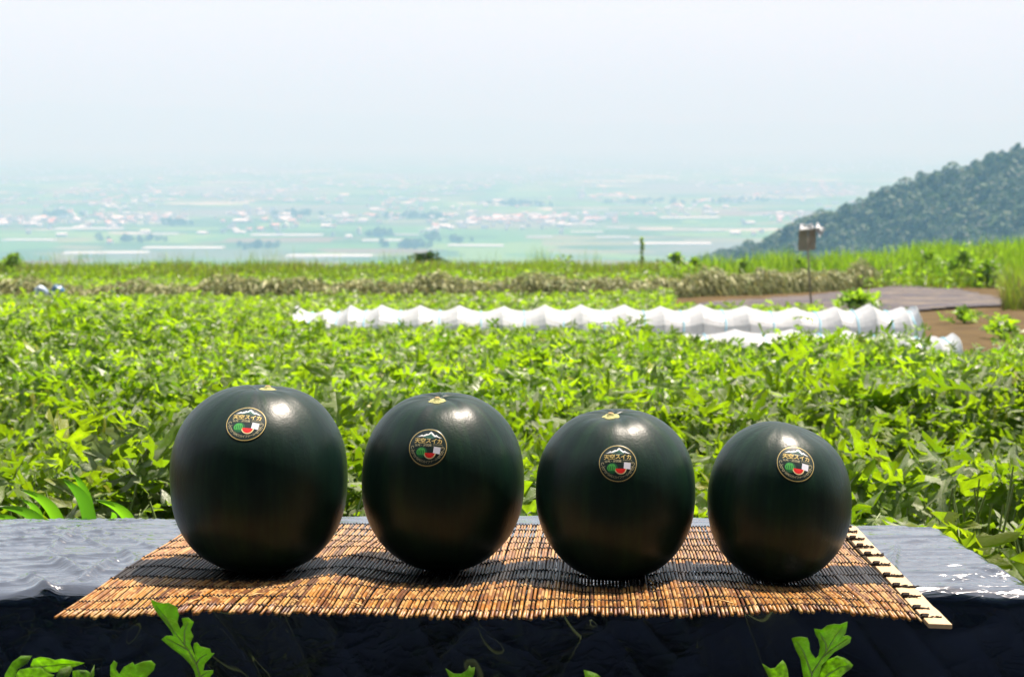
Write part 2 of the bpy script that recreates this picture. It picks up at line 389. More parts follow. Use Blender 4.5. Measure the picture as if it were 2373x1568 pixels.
# smaller, farther houses: one mass
VV = []; FF = []; MI = []
for i in range(2600):
    u = hr.uniform(-150, 2150); v = hr.choice([hr.uniform(356, 400), hr.uniform(390, 470), hr.uniform(420, 500), hr.uniform(498, 520)])
    if nz(u * .005, v * .03, 4) < -.05: continue
    p = at_z(u, v, PZ); w = hr.uniform(8, 22) * (1 + (500 - v) * .004); d = w * .6; h = hr.uniform(4, 8)
    b = len(VV)
    for q in ((-w/2, -d/2, 0), (w/2, -d/2, 0), (w/2, d/2, 0), (-w/2, d/2, 0), (-w/2, -d/2, h), (w/2, -d/2, h), (w/2, d/2, h), (-w/2, d/2, h), (-w/2, 0, h + 2), (w/2, 0, h + 2)):
        VV.append(p + Vector(q))
    for f, m in (((0, 1, 5, 4), 0), ((1, 2, 6, 9, 5), 0), ((3, 0, 4, 8, 7), 0), ((4, 5, 9, 8), 1 + i % 5), ((7, 8, 9, 6), 1 + i % 5)):
        FF.append(tuple(b + k for k in f)); MI.append(m)
tag(link('far_town', py_mesh('far_town', VV, FF, [M_wallw] + M_roofs, mi=MI)), 'far off houses of the plain fading into haze', kind='stuff')
# multi-span greenhouses
def gh_mesh(n, ln):
    V = []; F = []
    for k in range(n):
        y0 = k * 6.0; b = len(V)
        for sx in (-ln / 2, ln / 2):
            for j in range(5):
                a = math.pi * j / 4; V.append((sx, y0 + 2.6 - 2.6 * math.cos(a), .9 + 2.2 * math.sin(a) if 0 < j < 4 else 0))
        for j in range(4): F.append((b + j, b + j + 1, b + 6 + j, b + 5 + j))
        F.append(tuple(b + j for j in range(5))); F.append(tuple(b + 9 - j for j in range(5)))
    return py_mesh('greenhouse', V, F, M_gh)
GM = [gh_mesh(6, 120), gh_mesh(4, 80), gh_mesh(8, 170), gh_mesh(3, 60)]
for (u, v) in [(80, 541), (350, 545), (660, 548), (940, 546), (1120, 536), (1000, 590), (300, 570), (420, 578), (560, 592), (420, 597), (60, 559), (240, 590), (760, 597), (1250, 551),
               (1330, 522), (1430, 530), (1380, 490), (1560, 486), (1480, 515), (1600, 507), (1700, 520), (1650, 536), (1420, 552), (900, 560), (480, 558), (200, 533), (1180, 478), (1260, 468), (700, 578), (1100, 572), (1560, 568), (1760, 500), (1450, 474), (1360, 540)][::1]:
    if (u + v) % 3 == 0: continue
    o = link('greenhouse', GM[hr.randrange(4)], loc=at_z(u, v, PZ), rot=(0, 0, hr.uniform(-.08, .08)))
    tag(o, 'long white film greenhouse block on the green plain', 'greenhouse', 'greenhouse blocks on the plain')
# tree clumps on the plain
pts = []; sc = []
for (cu, cv, n, w) in [(878, 545, 26, 16), (410, 520, 22, 26), (1210, 475, 50, 60), (960, 505, 40, 60), (950, 573, 30, 45), (310, 560, 20, 60), (690, 500, 26, 40), (1000, 555, 10, 30), (590, 575, 16, 60), (1050, 560, 10, 40), (150, 500, 20, 50), (1500, 470, 26, 80), (1700, 468, 26, 80)]:
    for k in range(n):
        p = at_z(cu + hr.gauss(0, w * .6), cv + hr.gauss(0, 2.0), PZ); pts.append(tuple(p)); h = hr.uniform(8, 18); sc.append((h * 1.2, h))
V, T = scatter(CR, pts, sc)
tag(link('plain_woods', np_mesh('plain_woods', V, T, M_crown, smooth=False)), 'dark tree clumps between the far plots', kind='stuff')

# ---------------------------------------------------------------- leaf templates
HALF = [(0, 0), (.05, -.02), (.16, -.12), (.30, -.14), (.36, -.04), (.28, .03), (.15, .05), (.08, .12), (.09, .20), (.22, .20), (.34, .14), (.48, .20), (.54, .32), (.46, .38), (.36, .34),
        (.34, .44), (.24, .44), (.16, .36), (.07, .38), (.06, .50), (.14, .54), (.26, .52), (.36, .60), (.34, .70), (.24, .70), (.10, .66), (.07, .74), (.12, .80), (.15, .88), (.09, .95), (0, 1.0)]
def leaf_template(half, mid, fold, droop, rip, seed, thin=0.0):
    rg = random.Random(seed); V = []; T = []
    for sgn in (1, -1):
        out = [(x * (1 + rg.uniform(-.15, .15)) * sgn, y + rg.uniform(-.015, .015)) if 0 < k < len(half) - 1 else (0, y) for k, (x, y) in enumerate(half)]
        loop = out + [(0, y) for y in mid[::-1]]
        b = len(V); V += [Vector((x, y, 0)) for x, y in loop]
        for tr in tessellate_polygon([[Vector((x, y, 0)) for x, y in loop]]):
            a, b_, c = (b + i for i in tr)
            n = (V[b_] - V[a]).cross(V[c] - V[a]); 
            T.append((a, b_, c) if n.z > 0 else (a, c, b_))
    uv = [(v.x, v.y) for v in V]
    for v in V:
        x, y = v.x, v.y
        v.z = fold * abs(x) - droop * y * y + rip * nz(x * 4, y * 4, seed) * (abs(x) + .15) * 3
        v.y *= 1 - droop * .25
    return np.array(V, np.float64), np.array(T), np.array(uv)
MID = [.2, .4, .6, .8]
LOW = [(0, 0), (.16, -.12), (.33, -.10), (.13, .05), (.09, .20), (.34, .14), (.55, .30), (.36, .38), (.07, .38), (.06, .50), (.29, .53), (.35, .70), (.10, .66), (.07, .74), (.15, .88), (0, 1.0)]
FAR = [(0, 0), (.34, 0), (.12, .2), (.46, .38), (.1, .5), (.25, .72), (0, 1)]
NEARL = [leaf_template(HALF, MID, f, d, .2, k) for k, (f, d) in enumerate([(.5, .35), (.2, .7), (.9, .25), (-.3, .5), (.4, .95), (1.2, .4)])]
MEDL = [leaf_template(LOW, [.35, .7], f, d, .25, k) for k, (f, d) in enumerate([(.5, .35), (.15, .8), (1.0, .2), (-.4, .5)])]
FARL = [leaf_template(FAR, [.5], f, d, .05, k) for k, (f, d) in enumerate([(.4, .2), (.1, .5), (.7, .1)])]

def leaf_field(protos, P, size, az, tilt, roll):
    """instances: azimuth of the leaf tip, tilt up from horizontal, roll about its midrib"""
    n = len(P); which = rng.integers(0, len(protos), n); VV = []; TT = []; UU = []; o = 0
    ca, sa = np.cos(az), np.sin(az); ct, st = np.cos(tilt), np.sin(tilt); cr, sr = np.cos(roll), np.sin(roll)
    f = np.stack([ca * ct, sa * ct, st], 1); side0 = np.stack([sa, -ca, np.zeros(n)], 1); up0 = np.cross(side0, f)
    side = side0 * cr[:, None] + up0 * sr[:, None]; up = np.cross(side, f)
    for k, (v, tt, uv) in enumerate(protos):
        ix = np.where(which == k)[0]; m = len(ix)
        if not m: continue
        X = (v[None, :, 0, None] * side[ix][:, None] + v[None, :, 1, None] * f[ix][:, None] + v[None, :, 2, None] * up[ix][:, None]) * size[ix][:, None, None] + P[ix][:, None]
        VV.append(X.reshape(-1, 3)); TT.append((tt[None] + (np.arange(m) * len(v))[:, None, None]).reshape(-1, 3) + o); UU.append(np.tile(uv, (m, 1))); o += m * len(v)
    return np.concatenate(VV), np.concatenate(TT), np.concatenate(UU)

def canopy(x, y):                      # height of the vine canopy above the soil
    rows = .5 + .5 * math.sin(y * 2.6 + 1.4 * nz(x * .6, y * .5, 2) + .25 * x)
    c = .20 + .11 * rows + .19 * nz(x * .9, y * .9, 7) + .05 * nz(x * 3, y * 3, 8)
    return max(.05, c * (1 - .5 * max(0, min(1, (x - 2.2))) * (9.2 < y < 13.5)) * float(np.interp(y, (2, 6.5, 9, 11.8, 14, 26, 33), (1, 1, .80, .66, .5, .5, .8))) * (1 + .55 * max(0, min(1, (-.9 - x) * .6)) * (y > 7) * (y < 12)))
def gen_leaves(n, xr, yr, keep, smin, smax, hmul=1.0):
    P = []; S = []; A = []; TL = []; RL = []
    while len(P) < n:
        y = yr[0] + (yr[1] - yr[0]) * rng.random(); w = xr(y); x = rng.uniform(w[0], w[1])
        if not keep(x, y): continue
        c = canopy(x, y) * hmul; h = c * (1 - .75 * rng.random() ** 1.6) * (1.35 if rng.random() < .06 else 1)
        P.append((x, y, h - SLOPE * y + bank(x, y))); S.append(rng.uniform(smin, smax)); A.append(rng.uniform(0, 6.283))
        TL.append(rng.normal(.25, .5)); RL.append(rng.normal(0, .45))
    return np.array(P), np.array(S), np.array(A), np.clip(TL, -.7, 1.45), np.array(RL)

# places kept free of vines
def tun_front(x): return 11.6 + (x - 3.9) * (-.07)
def in_tunnel(x, y):
    c = 12.6 - .12 * (x - 4.0); return (-2.4 < x < 4.15 and abs(y - c) < .42) or (1.15 < x < 4.2 and 10.85 < y < 12.9)
WR = [at(u, v, 0) for u, v in [(-60, 703), (0, 702), (200, 700), (420, 700), (620, 702), (900, 700), (1150, 698), (1400, 697), (1600, 690), (1760, 684), (1900, 677), (2030, 669), (2130, 664)]]
wx = [p.x for p in WR]; wy = [p.y for p in WR]
def soil_patch(x, y):
    u, v = proj((x, y, -SLOPE * y)); return u > 2095 and 715 < v < 812 or (u > 1905 and 715 < v < 745)
def strip_patch(x, y):
    u, v = proj((x, y, -SLOPE * y)); return (u > 1560 and 660 < v < 728) or (u > 1900 and y > 13.4) or (u < 2150 and abs(y - .5 - float(np.interp(x, wx, wy))) < .7)
def keepA(x, y):
    if y < 2.75 and -1.05 < x < .95: return False
    if y < 3.1 and abs(x) > 1.05 and False: return False
    return not (in_tunnel(x, y) or soil_patch(x, y))
wide = lambda y: (-.42 * y - .7, .42 * y + .7)
P, S, A, TL, RL = gen_leaves(8000, wide, (3.05, 5.2), keepA, .065, .14)
V, T, U = leaf_field(NEARL, P, S, A, TL, RL)
tag(link('watermelon_leaves', np_mesh('watermelon_leaves', V, T, M_leafv, U)), 'dense lobed watermelon foliage just behind the first plants', kind='stuff')
P, S, A, TL, RL = gen_leaves(30000, wide, (5.2, 12.2), keepA, .055, .115)
V, T, U = leaf_field(MEDL, P, S, A, TL, RL)
tag(link('watermelon_vines', np_mesh('watermelon_vines', V, T, M_leaf, U)), 'sunlit watermelon vines filling the middle of the field', kind='stuff')
P, S, A, TL, RL = gen_leaves(30000, wide, (12.2, 36), lambda x, y: not (in_tunnel(x, y) or soil_patch(x, y) or strip_patch(x, y)), .07, .13)
V, T, U = leaf_field(FARL, P, S, A, TL, RL)
tag(link('far_vines', np_mesh('far_vines', V, T, M_leaf, U)), 'low watermelon vines beyond the white tunnel', kind='stuff')

# petioles and runners among the nearer leaves
parts = []
for i in range(1500):
    y = 2.8 + 3.0 * rng.random() ** 1.3; w = wide(y); x = rng.uniform(*w)
    if not keepA(x, y): continue
    h = canopy(x, y); a = rng.uniform(0, 6.28); l = rng.uniform(.03, .1)
    parts.append(tube([L(x, y, .01), L(x + math.cos(a) * l * .4, y + math.sin(a) * l * .4, h * .5), L(x + math.cos(a) * l, y + math.sin(a) * l, h * rng.uniform(.7, .95))], [.0035, .003, .002], 4, False))
V, F = join(parts)
tag(link('vine_stems', py_mesh('vine_stems', V, F, M_stem, True)), 'pale green petioles and runners among the leaves', kind='stuff')

# ---------------------------------------------------------------- grass, weeds, wilted vines
def blades(n, place, hmin, hmax, wd, mat, name, label, lean=.35, seg=3):
    VV = []; TT = []; o = 0
    for i in range(n):
        x, y, z = place(); h = rng.uniform(hmin, hmax); a = rng.uniform(0, 6.28); b = rng.uniform(0, 6.28); le = abs(rng.normal(0, lean)) * h; w = wd * rng.uniform(.6, 1.3)
        dx, dy = math.cos(a) * w / 2, math.sin(a) * w / 2; lx, ly = math.cos(b) * le, math.sin(b) * le
        for k in range(seg):
            f = k / seg; q = 1 - f * .6
            VV.append((x - dx * q + lx * f * f, y - dy * q + ly * f * f, z + h * f * (1 - .2 * f * le / h))); VV.append((x + dx * q + lx * f * f, y + dy * q + ly * f * f, z + h * f * (1 - .2 * f * le / h)))
        VV.append((x + lx, y + ly, z + h * (1 - .35 * le / h)))
        for k in range(seg - 1):
            p = o + 2 * k; TT += [(p, p + 1, p + 3), (p, p + 3, p + 2)]
        p = o + 2 * (seg - 1); TT.append((p, p + 1, p + 2)); o += 2 * seg + 1
    return tag(link(name, np_mesh(name, VV, TT, mat, smooth=False)), label, kind='stuff')
def crest_place():
    while True:
        y = rng.uniform(34.5, 42); x = rng.uniform(-.40 * y - 1, .41 * y + 2)
        if rng.random() < .55 + .9 * nz(x * .5, y * .4, 11): return x, y, ground(x, y)
blades(30000, crest_place, .18, .46, .022, M_grass, 'verge_grass', 'bright green grass along the far edge of the field')
def tall_place():
    while True:
        y = rng.uniform(36, 41); x = rng.uniform(-.38 * y, .4 * y)
        if nz(x * .8, 3, 12) > .12 or rng.random() < .05: return x, y, ground(x, y)
blades(900, tall_place, .5, .85, .012, M_grass, 'tall_grass', 'thin tall grass stalks standing above the verge', .25, 4)
def right_place():
    while True:
        y = rng.uniform(20, 38); x = rng.uniform(.29 * y, .42 * y)
        u, v = proj((x, y, ground(x, y)))
        if u > 2215 and 590 < v < 720 and not (v > 665 and u < 2320): return x, y, ground(x, y)
blades(6000, right_place, .25, .6, .022, M_olive, 'dry_weeds', 'olive and brown drying weeds at the right edge of the field')
blades(5000, right_place, .3, .75, .02, M_grass, 'bank_grass', 'long yellow green grass on the bank at right')
def ocrest():
    while True:
        x, y, z = crest_place()
        if nz(x * .4, y * .5, 51) > -.05: return x, y, z
blades(9000, ocrest, .2, .5, .022, M_olive, 'seeding_grass', 'olive seeding grass mixed into the far verge')
def rcrest():
    while True:
        y = rng.uniform(35.5, 41); x = rng.uniform(.13 * y, .42 * y)
        if rng.random() < .15 + .6 * (x / y - .13) / .28 + .8 * nz(x * .9, y * .5, 41): return x, y, ground(x, y)
blades(9000, rcrest, .3, .8, .035, M_weed, 'rank_grass', 'tall rank grass clumps on the verge towards the right')
# broad-leaved weeds on the verge
P = []; S = []
while len(P) < 9000:
    y = rng.uniform(34, 41); x = rng.uniform(-.40 * y - 1, .41 * y + 2)
    k = nz(x * .45, y * .3, 21)
    u, v = proj((x, y, ground(x, y)))
    hh = .12 + .5 * max(0, k) + (.25 if 1050 < u < 1330 else 0) * max(0, nz(x * .9, 4, 23) + .3) + (.35 if 1500 < u < 1620 else 0) * max(0, nz(x * 1.3, 1, 22) + .4) + (.25 if 2050 < u < 2300 else 0)
    P.append((x, y, ground(x, y) + hh * rng.random())); S.append(rng.uniform(.07, .16))
P = np.array(P); n = len(P)
V, T, U = leaf_field(FARL, P, np.array(S), rng.uniform(0, 6.28, n), rng.normal(.4, .5, n), rng.normal(0, .5, n))
tag(link('verge_weeds', np_mesh('verge_weeds', V, T, M_weed, U)), 'broad leaved weeds mixed into the far verge', kind='stuff')

# windrow of wilted vines
def mound(x):
    u = 1186 + x / 25 * FPX
    b = .17 + .17 * max(0, nz(x * 1.1, 5) + .45) + .12 * abs(nz(x * 2.7, 9))
    if x < -5.6: b *= .75
    if x > 4.5: b *= 1.2
    return b
VV = []; TT = []; o = 0
for i in range(15000):
    x = rng.uniform(wx[0], wx[-1]); yc = np.interp(x, wx, wy) + .55; m = mound(x) * 1.5; wdt = .55
    ph = rng.uniform(-1.5, 1.5); y = yc + wdt * math.sin(ph); z = m * math.cos(ph) * rng.uniform(.75, 1.08)
    ln = rng.uniform(.08, .28); a = rng.normal(0, 1.5); w = rng.uniform(.012, .028)
    # strips hang down the mound like combed straw
    tx, ty, tz = math.sin(a) * .7, -math.cos(ph) * math.cos(a) if ph < 0 else math.cos(ph), -abs(math.sin(ph)) - .35 * rng.random()
    p0 = Vector((x, y, z - SLOPE * y)); d = Vector((tx, ty, tz)).normalized() * ln; sd_ = Vector((rng.normal(), rng.normal() * .4, rng.normal() * .6)).normalized() * w
    p1 = p0 + d * .5 + Vector((0, 0, .03)); p2 = p0 + d
    VV += [p0 - sd_, p0 + sd_, p1 - sd_, p1 + sd_, p2]
    TT += [(o, o + 1, o + 3), (o, o + 3, o + 2), (o + 2, o + 3, o + 4)]; o += 5
tag(link('wilted_vines', np_mesh('wilted_vines', VV, TT, M_straw, smooth=False)), 'long heap of pulled out wilted straw coloured vines', kind='stuff')
# dark core under the heap so that the gaps read as its shaded inside
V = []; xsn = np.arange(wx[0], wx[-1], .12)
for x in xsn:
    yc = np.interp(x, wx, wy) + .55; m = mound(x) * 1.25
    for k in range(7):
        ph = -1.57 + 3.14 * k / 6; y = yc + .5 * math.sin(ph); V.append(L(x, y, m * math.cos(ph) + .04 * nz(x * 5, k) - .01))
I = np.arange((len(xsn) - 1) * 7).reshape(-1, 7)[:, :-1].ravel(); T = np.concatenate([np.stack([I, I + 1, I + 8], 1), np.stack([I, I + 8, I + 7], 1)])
tag(link('heap_shade_core', np_mesh('heap_shade_core', V, T, simple('vine_shade_core', (.07, .075, .025), .9, .1, .5, 12, bump=.5))), 'dark core painted as the shaded inside of the wilted vine heap', kind='stuff')

# tall weed stalk and bushes on the crest
def weed_plant(u, vb, y, h, label, n, wdt, name='tall_weed', mat=None, cat='weed'):
    p = at_y(u, vb, y); e = empty(name, (p.x, y, ground(p.x, y)), label, cat)
    lean = rng.normal(0, .03)
    V, F = tube([(0, 0, 0), (lean * .5, 0, h * .5), (lean, 0, h)], [.02, .014, .006], 5)
    link('stem', py_mesh('stem', V, F, M_stem, True), e)
    q = rng.random(n) ** .8
    P = np.stack([rng.normal(0, wdt, n) * (1.15 - q * .8), rng.normal(0, wdt, n) * (1.15 - q * .8), h * (.12 + .9 * q)], 1)
    V, T, U = leaf_field(FARL, P, rng.uniform(.09, .17, n) * min(1, .5 + wdt * 3), rng.uniform(0, 6.28, n), rng.normal(.4, .5, n), rng.normal(0, .5, n))
    tag(link('foliage', np_mesh('foliage', V, T, mat or M_weed, U), e), None, kind=None)
weed_plant(1487, 600, 39, .98, 'tall thin green weed stalk standing alone on the verge against the valley', 130, .035)
weed_plant(1568, 600, 38, .55, 'bushy bright weed on the verge, just right of the lone tall stalk', 260, .14)
weed_plant(1610, 600, 38, .45, 'lower bushy weed beside the bushy bright weed, on its right', 220, .13)
weed_plant(1725, 590, 38, .52, 'pointed green weed on the verge below the foot of the wooded hill', 180, .10)
weed_plant(1852, 590, 37, .58, 'upright green weed on the verge just left behind the dark signboard', 150, .07)
weed_plant(985, 606, 44, .62, 'dark rounded bush top peeping over the verge at mid picture', 600, .42, 'bush', M_crown, 'bush')
weed_plant(2150, 585, 37, .62, 'leafy weed tuft on the bank at right of the signboard', 260, .2)
weed_plant(2230, 585, 36, .75, 'tallest leafy weed tuft on the bank near the right edge', 320, .22)
weed_plant(2290, 590, 35, .6, 'yellowish weed tuft on the bank nearest the right edge', 300, .25)
weed_plant(30, 625, 37, .55, 'spreading grassy weed at the left end of the verge', 200, .2)

# ---------------------------------------------------------------- mulch strip, low tunnels, sign, sacks
def film_grey():
    t = NT('old_mulch_film'); o = t.pos(); f = t.noise(o, 3, 6, .7, (.35, 2.2, 1)); g = t.noise(o, 9, 5, .7, (.3, 2, 1))
    c = t.ramp(t.noise(o, .9, 9, .75, (.35, 1.6, 1)), [(.36, (.02, .02, .03)), (.43, (.08, .075, .10)), (.48, (.03, .03, .04)), (.54, (.15, .125, .10)), (.60, (.04, .037, .045)), (.68, (.14, .135, .16))])
    return t.out(t.pbsdf(c, .75, .15, t.bump(g, .6, .05)))
pts = [(1560, 716), (1640, 704), (1780, 694), (1900, 685), (2080, 668), (2228, 674), (2262, 684), (2300, 690), (2352, 712), (2200, 717), (2080, 722), (1900, 728), (1720, 726)]
W = [at(u, v, 0) for u, v in pts]
poly = [Vector((p.x, p.y, 0)) for p in W]
x0, x1, y0, y1 = min(p.x for p in poly), max(p.x for p in poly), min(p.y for p in poly), max(p.y for p in poly)
def inside(x, y):
    c = False
    for i in range(len(poly)):
        a, b = poly[i], poly[i - 1]
        if (a.y > y) != (b.y > y) and x < (b.x - a.x) * (y - a.y) / (b.y - a.y) + a.x: c = not c
    return c
V = []; F = []; idx = {}
st = .16
for i in range(int((x1 - x0) / st) + 1):
    for j in range(int((y1 - y0) / st) + 1):
        x = x0 + i * st; y = y0 + j * st
        if inside(x + st / 2, y + st / 2):
            q = []
            for a, b in ((i, j), (i + 1, j), (i + 1, j + 1), (i, j + 1)):
                if (a, b) not in idx:
                    idx[(a, b)] = len(V); xx, yy = x0 + a * st, y0 + b * st
                    V.append((xx, yy, ground(xx, yy) + .03 + .03 * abs(nz(xx * .8, yy * 2.5, 4))))
                q.append(idx[(a, b)])
            F.append(q)
tag(link('mulch_film', py_mesh('mulch_film', V, F, film_grey(), True)), 'weathered grey mulch film laid flat beside the bare soil', 'plastic film')

def film_white():
    t = NT('tunnel_film'); o = t.pos(); f = t.noise(o, 4, 5, .6)
    c = t.mix(f, (.60, .62, .64), (.70, .72, .74))
    p = t.pbsdf(c, .35, .5, t.bump(t.noise(o, 9, 4), .3, .02)); tb = t.n('ShaderNodeBsdfTranslucent'); tb.inputs[0].default_value = (.62, .66, .70, 1)
    ms = t.n('ShaderNodeMixShader'); ms.inputs[0].default_value = .5; t.l(p, ms.inputs[1]); t.l(tb.outputs[0], ms.inputs[2]); return t.out(ms.outputs[0])
M_tun = film_white(); M_hoop = simple('tunnel_hoop', (.35, .4, .4), .5); M_cord = simple('tunnel_cord', (.25, .55, .7), .6)
def tunnel(hoops, hgt, wdt, label, name='low_tunnel', skirt=.10):
    """hoops: base points along the row (world xy); the film hangs between them and is tied down at mid-bay by cords"""
    e = empty(name, L(hoops[0][0], hoops[0][1], 0), label, 'row tunnel'); base = Vector(e.location)
    V = []; NA = 17; sub = 6; st_ = []
    for i in range(len(hoops)):
        st_.append((*hoops[i], 0.0))
        if i < len(hoops) - 1:
            for k in range(1, sub):
                f = k / sub; st_.append((hoops[i][0] * (1 - f) + hoops[i + 1][0] * f, hoops[i][1] * (1 - f) + hoops[i + 1][1] * f, math.sin(math.pi * f)))
    def ring(x, y, sag, off=0.0, hh=1.0):
        out = []
        for k in range(NA):
            a = math.pi * k / (NA - 1); s_, c_ = math.sin(a), -math.cos(a)
            w = wdt / 2 * (1 - .10 * sag) ; h = hgt * hh * (1 - .14 * sag)
            yy = y + (w + off) * c_ * (1 if abs(c_) < .9 else 1.02); zz = skirt + (h - skirt + off) * s_ ** .8 * (1 if s_ > 0 else 0)
            if k in (0, NA - 1): zz = skirt * .2; yy = y + (w + .06) * c_
            out.append(L(x + .015 * nz(x * 5, k), yy, max(zz, .01)) + Vector((0, 0, .008 * nz(x * 7, k * 2.0))))
        return out
    hv = [1 + .16 * nz(i * 1.7, hgt * 10) for i in range(len(hoops))]
    for j, (x, y, sg) in enumerate(st_):
        f = j / sub; i0 = min(int(f), len(hoops) - 1); i1 = min(i0 + 1, len(hoops) - 1); hh = hv[i0] + (hv[i1] - hv[i0]) * (f - i0)
        V += [p - base for p in ring(x, y, sg, 0, hh)]
    F = [(j * NA + k, j * NA + k + 1, (j + 1) * NA + k + 1, (j + 1) * NA + k) for j in range(len(st_) - 1) for k in range(NA - 1)]
    F.append(tuple(range(NA))); n = (len(st_) - 1) * NA; F.append(tuple(n + k for k in range(NA))[::-1])
    link('plastic_cover', py_mesh('plastic_cover', V, F, M_tun, False), e)
    for i, (x, y) in enumerate(hoops):
        v, f = tube([p - base for p in ring(x, y, 0, -.006, hv[i])], .005, 5); link('hoop', py_mesh('hoop', v, f, M_hoop, True), e)
        if i < len(hoops) - 1:
            xa, ya = (x + hoops[i + 1][0]) / 2, (y + hoops[i + 1][1]) / 2
            v, f = tube([p - base for p in ring(xa, ya, 1, .006, (hv[i] + hv[i + 1]) / 2)], .006, 4); link('cord', py_mesh('cord', v, f, M_cord, True), e)
def hoop_row(us, v, h=0):
    out = []
    for u, vv in zip(us, v):
        p = at(u, vv, 0); out.append((p.x, p.y))
    return out
us = [690, 760, 815, 885, 975, 1065, 1165, 1262, 1345, 1445, 1530, 1618, 1722, 1838, 1930, 2010, 2085, 2112]
tunnel(hoop_row(us, [808, 808, 808, 808, 808, 808, 808, 808, 807, 806, 806, 805, 806, 806, 808, 810, 811, 812]), .385, .66, 'rear row of low white film tunnel with peaked hoops crossing the field')
us2 = [1560, 1700, 1830, 1960, 2080, 2160, 2205]
tunnel(hoop_row(us2, [838, 837, 836, 838, 842, 844, 845]), .24, .5, 'lower front white film tunnel whose end shows at right', skirt=.05)

for u, v, yy, h, lb in [(1482, 812, 10.6, .24, 'upright vine shoot poking up before the white tunnel at mid right'), (1385, 815, 10.4, .18, 'short vine shoot before the tunnel, left of the taller upright shoot'), (1165, 815, 10.6, .2, 'vine shoot before the tunnel above the gap between second and third melons'),
                        (1095, 812, 10.8, .17, 'small vine shoot before the tunnel above the second melon'), (1862, 830, 9.6, .2, 'yellowish vine shoot before the front tunnel'), (2120, 838, 9.6, .24, 'bushy vine shoot hiding the right end of the front tunnel'), (2320, 850, 9.2, .3, 'tall weed shoot before the bare soil at right'), (900, 820, 10.4, .18, 'vine shoot before the left third of the tunnel')]:
    p = at_y(u, v, yy); e_ = empty('vine_shoot', (p.x, yy, -SLOPE * yy), lb, 'shoot'); hh = h + (p.z + SLOPE * yy)
    V, F = tube([(0, 0, 0), (.02, 0, hh * .5), (0, 0, hh)], [.006, .005, .003], 5); link('stem', py_mesh('stem', V, F, M_stem, True), e_)
    n = 26; q = rng.random(n) ** .6; P = np.stack([rng.normal(0, .05, n), rng.normal(0, .05, n), hh * (.25 + .8 * q)], 1)
    V, T, U = leaf_field(MEDL, P, rng.uniform(.03, .07, n), rng.uniform(0, 6.28, n), rng.normal(.7, .4, n), rng.normal(0, .5, n)); link('foliage', np_mesh('foliage', V, T, M_leaf, U), e_)

# signboard on a leaning pole
sp = at(1880, 727, 0); tp = at_y(1868, 524, sp.y)
e = empty('signboard', sp, 'weathered dark folded board on a thin leaning pole with white plastic caught on it', 'sign')
M_board = simple('board_grey', (.26, .25, .22), .8, .2, .35, 9, bump=.4); M_pole = simple('pole_metal', (.2, .19, .17), .6)
V, F = tube([(0, 0, 0), (tp.x - sp.x, 0, tp.z - sp.z + .0)], .014, 6); link('pole', py_mesh('pole', V, F, M_pole, True), e)
c = at_y(1869, 556, sp.y) - sp
def board(xa, xb, ya, yb, z0, z1, tl):
    V = [(xa, ya, z0 + tl), (xb, yb, z0), (xb, yb, z1), (xa, ya, z1 - tl), (xa, ya + .012, z0 + tl), (xb, yb + .012, z0), (xb, yb + .012, z1), (xa, ya + .012, z1 - tl)]
    return V, [(0, 1, 2, 3), (7, 6, 5, 4), (0, 4, 5, 1), (3, 2, 6, 7), (0, 3, 7, 4), (1, 5, 6, 2)]
V, F = board(c.x - .125, c.x - .004, -.02, -.075, c.z - .155, c.z + .15, .0); link('board', py_mesh('board', V, F, M_board), e)
V, F = board(c.x + .004, c.x + .125, -.075, -.015, c.z - .14, c.z + .155, .0); link('board', py_mesh('board', V, F, M_board), e)
def sheet(name, pts, th, parent, mat, bend=.03):
    n = 8; V = []
    (a, b, c_, d) = [Vector(p) for p in pts]
    for i in range(n + 1):
        for j in range(n + 1):
            s_, t_ = i / n, j / n; p = (a * (1 - s_) + b * s_) * (1 - t_) + (d * (1 - s_) + c_ * s_) * t_
            V.append(p + Vector((0, bend * nz(s_ * 2.5, t_ * 2.5, th), bend * .3 * nz(s_ * 3, t_ * 3, 5))))
    F = [(i * (n + 1) + j, i * (n + 1) + j + 1, (i + 1) * (n + 1) + j + 1, (i + 1) * (n + 1) + j) for i in range(n) for j in range(n)]
    o = link(name, py_mesh(name, V, F, mat, True), parent); m = o.modifiers.new('s', 'SOLIDIFY'); m.thickness = .003; return o
q = lambda u, v, dy=0: at_y(u, v, sp.y + dy) - sp
sheet('torn_plastic', [q(1851, 535, -.1), q(1886, 531, -.1), q(1882, 518, -.05), q(1853, 521, 0)], 1, e, M_tun, .05)
sheet('fluttering_plastic', [q(1888, 530, -.05), q(1899, 551, -.1), q(1911, 531, -.02), q(1892, 516, .05)], 2, e, M_tun, .08)

weed_plant(1985, 716, 20.5, .26, 'leafy low weed growing through the mulch film right of the signboard pole', 160, .22)
weed_plant(2235, 735, 17.5, .16, 'small sprig on the bare soil below the mulch film', 60, .12)
weed_plant(2320, 760, 14.5, .18, 'low green weed on the bare soil at the right edge', 70, .10)
def lump(name, u, v, w, h, d, mat, label, cat, seed, rot=0):
    p = at(u, v, .0); n = 14; V = []; F = []
    for i in range(n + 1):
        th = math.pi * i / n
        for j in range(18):
            ph = 6.283 * j / 18; s_ = math.sin(th) ** .7; k = 1 + .22 * nz(math.cos(ph) * 1.6, math.sin(ph) * 1.6, seed + math.cos(th) * 2)
            V.append((w / 2 * s_ * math.cos(ph) * k, d / 2 * s_ * math.sin(ph) * k, h / 2 * (1 + math.cos(th) * k) - .02))
    for i in range(n):
        for j in range(18): F.append((i * 18 + j, (i + 1) * 18 + j, (i + 1) * 18 + (j + 1) % 18, i * 18 + (j + 1) % 18))
    tag(link(name, py_mesh(name, V, F, mat, True), loc=p, rot=(0, 0, rot)), label, cat)
